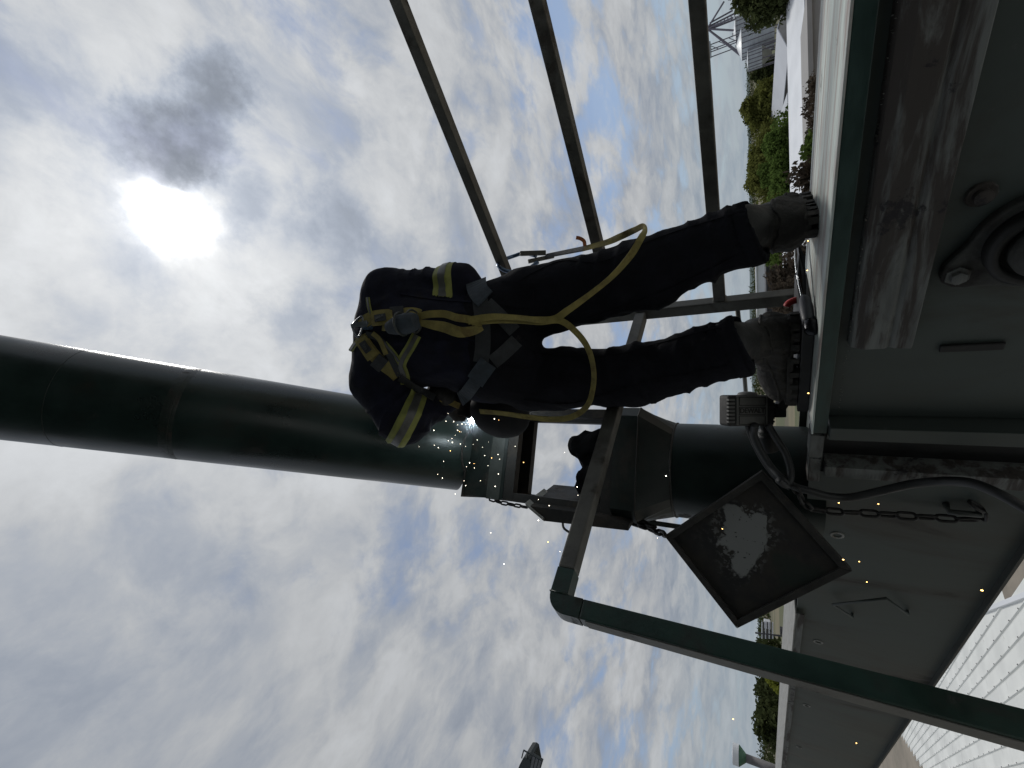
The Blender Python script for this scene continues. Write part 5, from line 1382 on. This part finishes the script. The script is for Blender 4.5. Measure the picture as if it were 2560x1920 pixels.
mbw.add([c_a-rnorm*.05, c_b-rnorm*.05, np.array([c_b[0], c_b[1], GZ]), np.array([c_a[0], c_a[1], GZ])], [(0, 1, 2, 3)]); mbw.build('wall', 'farwall', shed)
MB().bar(rp(ueave(v_min)-.02, v_min), rp(ueave(v_max)-.02, v_max), .06, .08).build('eave_trim', 'farwhite', shed)
cy = grid_sheet('concrete_apron', -14, 6, -2, 7, 2, 2, lambda x, y: rp0[2]-3.2, 'concrete'); struct(cy)
# mushroom vent on a stem
vt = thing('roof_vent', 'white capped green mushroom vent on a stem at far left', 'vent', sk_(1912, 1912, 14))
vb, vtp = sk_(1915, 1914, 14), sk_(1861, 1892, 14)
vdn = ZV
r_v = 14*15/FPX*1.2
hgt = vtp[2]-vb[2]
zc_ = vb.copy()
MB().tube([vb-ZV*1.2, vb+ZV*hgt], .085, 16).build('stem', 'ventstem', vt, smooth=True)
MB().lathe([(.09, hgt-.03), (.205, hgt+.10), (.205, hgt+.11)], vb, ZV, 24).build('cone', 'ventgreen', vt, smooth=True)
MB().lathe([(.21, hgt+.111), (.21, hgt+.235), (.02, hgt+.255)], vb, ZV, 24).build('cap', 'farwhite', vt)
# head of another tower
tw = thing('tower_head', 'dark railed head platform of a distant elevator tower at the left edge', 'tower', sk_(1400, 1960, 30)*np.array([1, 1, 0])+np.array([0, 0, GZ]))
dT = 30.0
def TP(x, y, dz=0.0): return sk_(x, y, dT+dz)
MB().prism([TP(1308, 1895), TP(1318, 1895), TP(1324, 1900), TP(1330, 1935), TP(1290, 1935), TP(1299, 1912)], np.array([.0, 1.2, 0])).build('drive_cover', 'tower', tw)
for (xy0, xy1) in (((1309, 1876), (1304, 1896)), ((1320, 1884), (1317, 1898)), ((1309, 1876), (1331, 1888)), ((1309, 1875), (1356, 1902))):
    MB().tube([TP(*xy0), TP(*xy1)], .035, 6).build('rail', 'tower', tw)
pts4 = [TP(1331, 1884), TP(1357, 1901), TP(1350, 1925), TP(1324, 1920)]
MB().prism(pts4, np.array([0, .10, 0])).build('screen_frame', 'tower', tw)
for i in range(3):
    f0, f1 = .08+.31*i, .08+.31*i+.23
    a, b = pts4[0]+(pts4[1]-pts4[0])*f0, pts4[0]+(pts4[1]-pts4[0])*f1
    c, d = pts4[3]+(pts4[2]-pts4[3])*f1, pts4[3]+(pts4[2]-pts4[3])*f0
    MB().prism([a+(d-a)*.12+(0, -.02, 0), b+(c-b)*.12+(0, -.02, 0), c+(0, -.02, 0), d+(0, -.02, 0)], np.array([0, .015, 0])).build('screen_panel', 'towerpanel', tw)
bse = TP(1420, 2150)
for dx, dy in ((-.8, 0), (.8, 0), (.8, 1.6), (-.8, 1.6)):
    MB().bar((bse[0]+dx, bse[1]+dy, GZ), (bse[0]+dx*.6, bse[1]+dy, bse[2]), .12, .12).build('mast', 'tower', tw)
MB().box((bse[0], bse[1]+.8, bse[2]+.05), (.7, .9, .06)).build('platform', 'tower', tw)
# stacked equipment beyond the tray corner
st = thing('equipment_stack', 'stack of pale tanks and dark pipes beyond the end of the pale flange', 'equipment', place(1935, 1572, 40))
zz = GZ
b0 = place(1935, 1572, 40)
for i in range(7):
    yy = b0[1]; 
    MB().tube([sk_(1905+i*4.5, 1555, 40), sk_(1905+i*4.5, 1597, 40)], .045, 6).build('pipe', 'fardark' if i % 2 else 'fargrey', st)
MB().box(sk_(1918, 1560, 41), (.28, .2, .22)).build('tank', 'farwhite', st, bevel=.05)
MB().tube([sk_(1888, 1582, 40), sk_(1955, 1590, 40)], .06, 6).build('upright', 'fardark', st)
MB().bar(np.array([b0[0], b0[1], GZ]), sk_(1950, 1576, 40), .4, .4).build('support', 'fardark', st)
# low green shed roof and treeline at left
for i, (y_, dist, r_) in enumerate(((1620, 260, 11), (1722, 250, 11), (1772, 240, 11), (1830, 230, 10))):
    tree('hedge_tree', ['dark hedge tree just beyond the pale flange, nearest the corner post', 'dark hedge tree left of the yellow-green one', 'dark hedge tree, third along the far left treeline', 'dark hedge tree nearest the mushroom vent'][i], place(1898, y_, dist), zat(1900+i % 2, y_, dist)-GZ, r_, 4, 'leaf3', 90+i, size=1.0, group='far left treeline', per=500, start=.05)
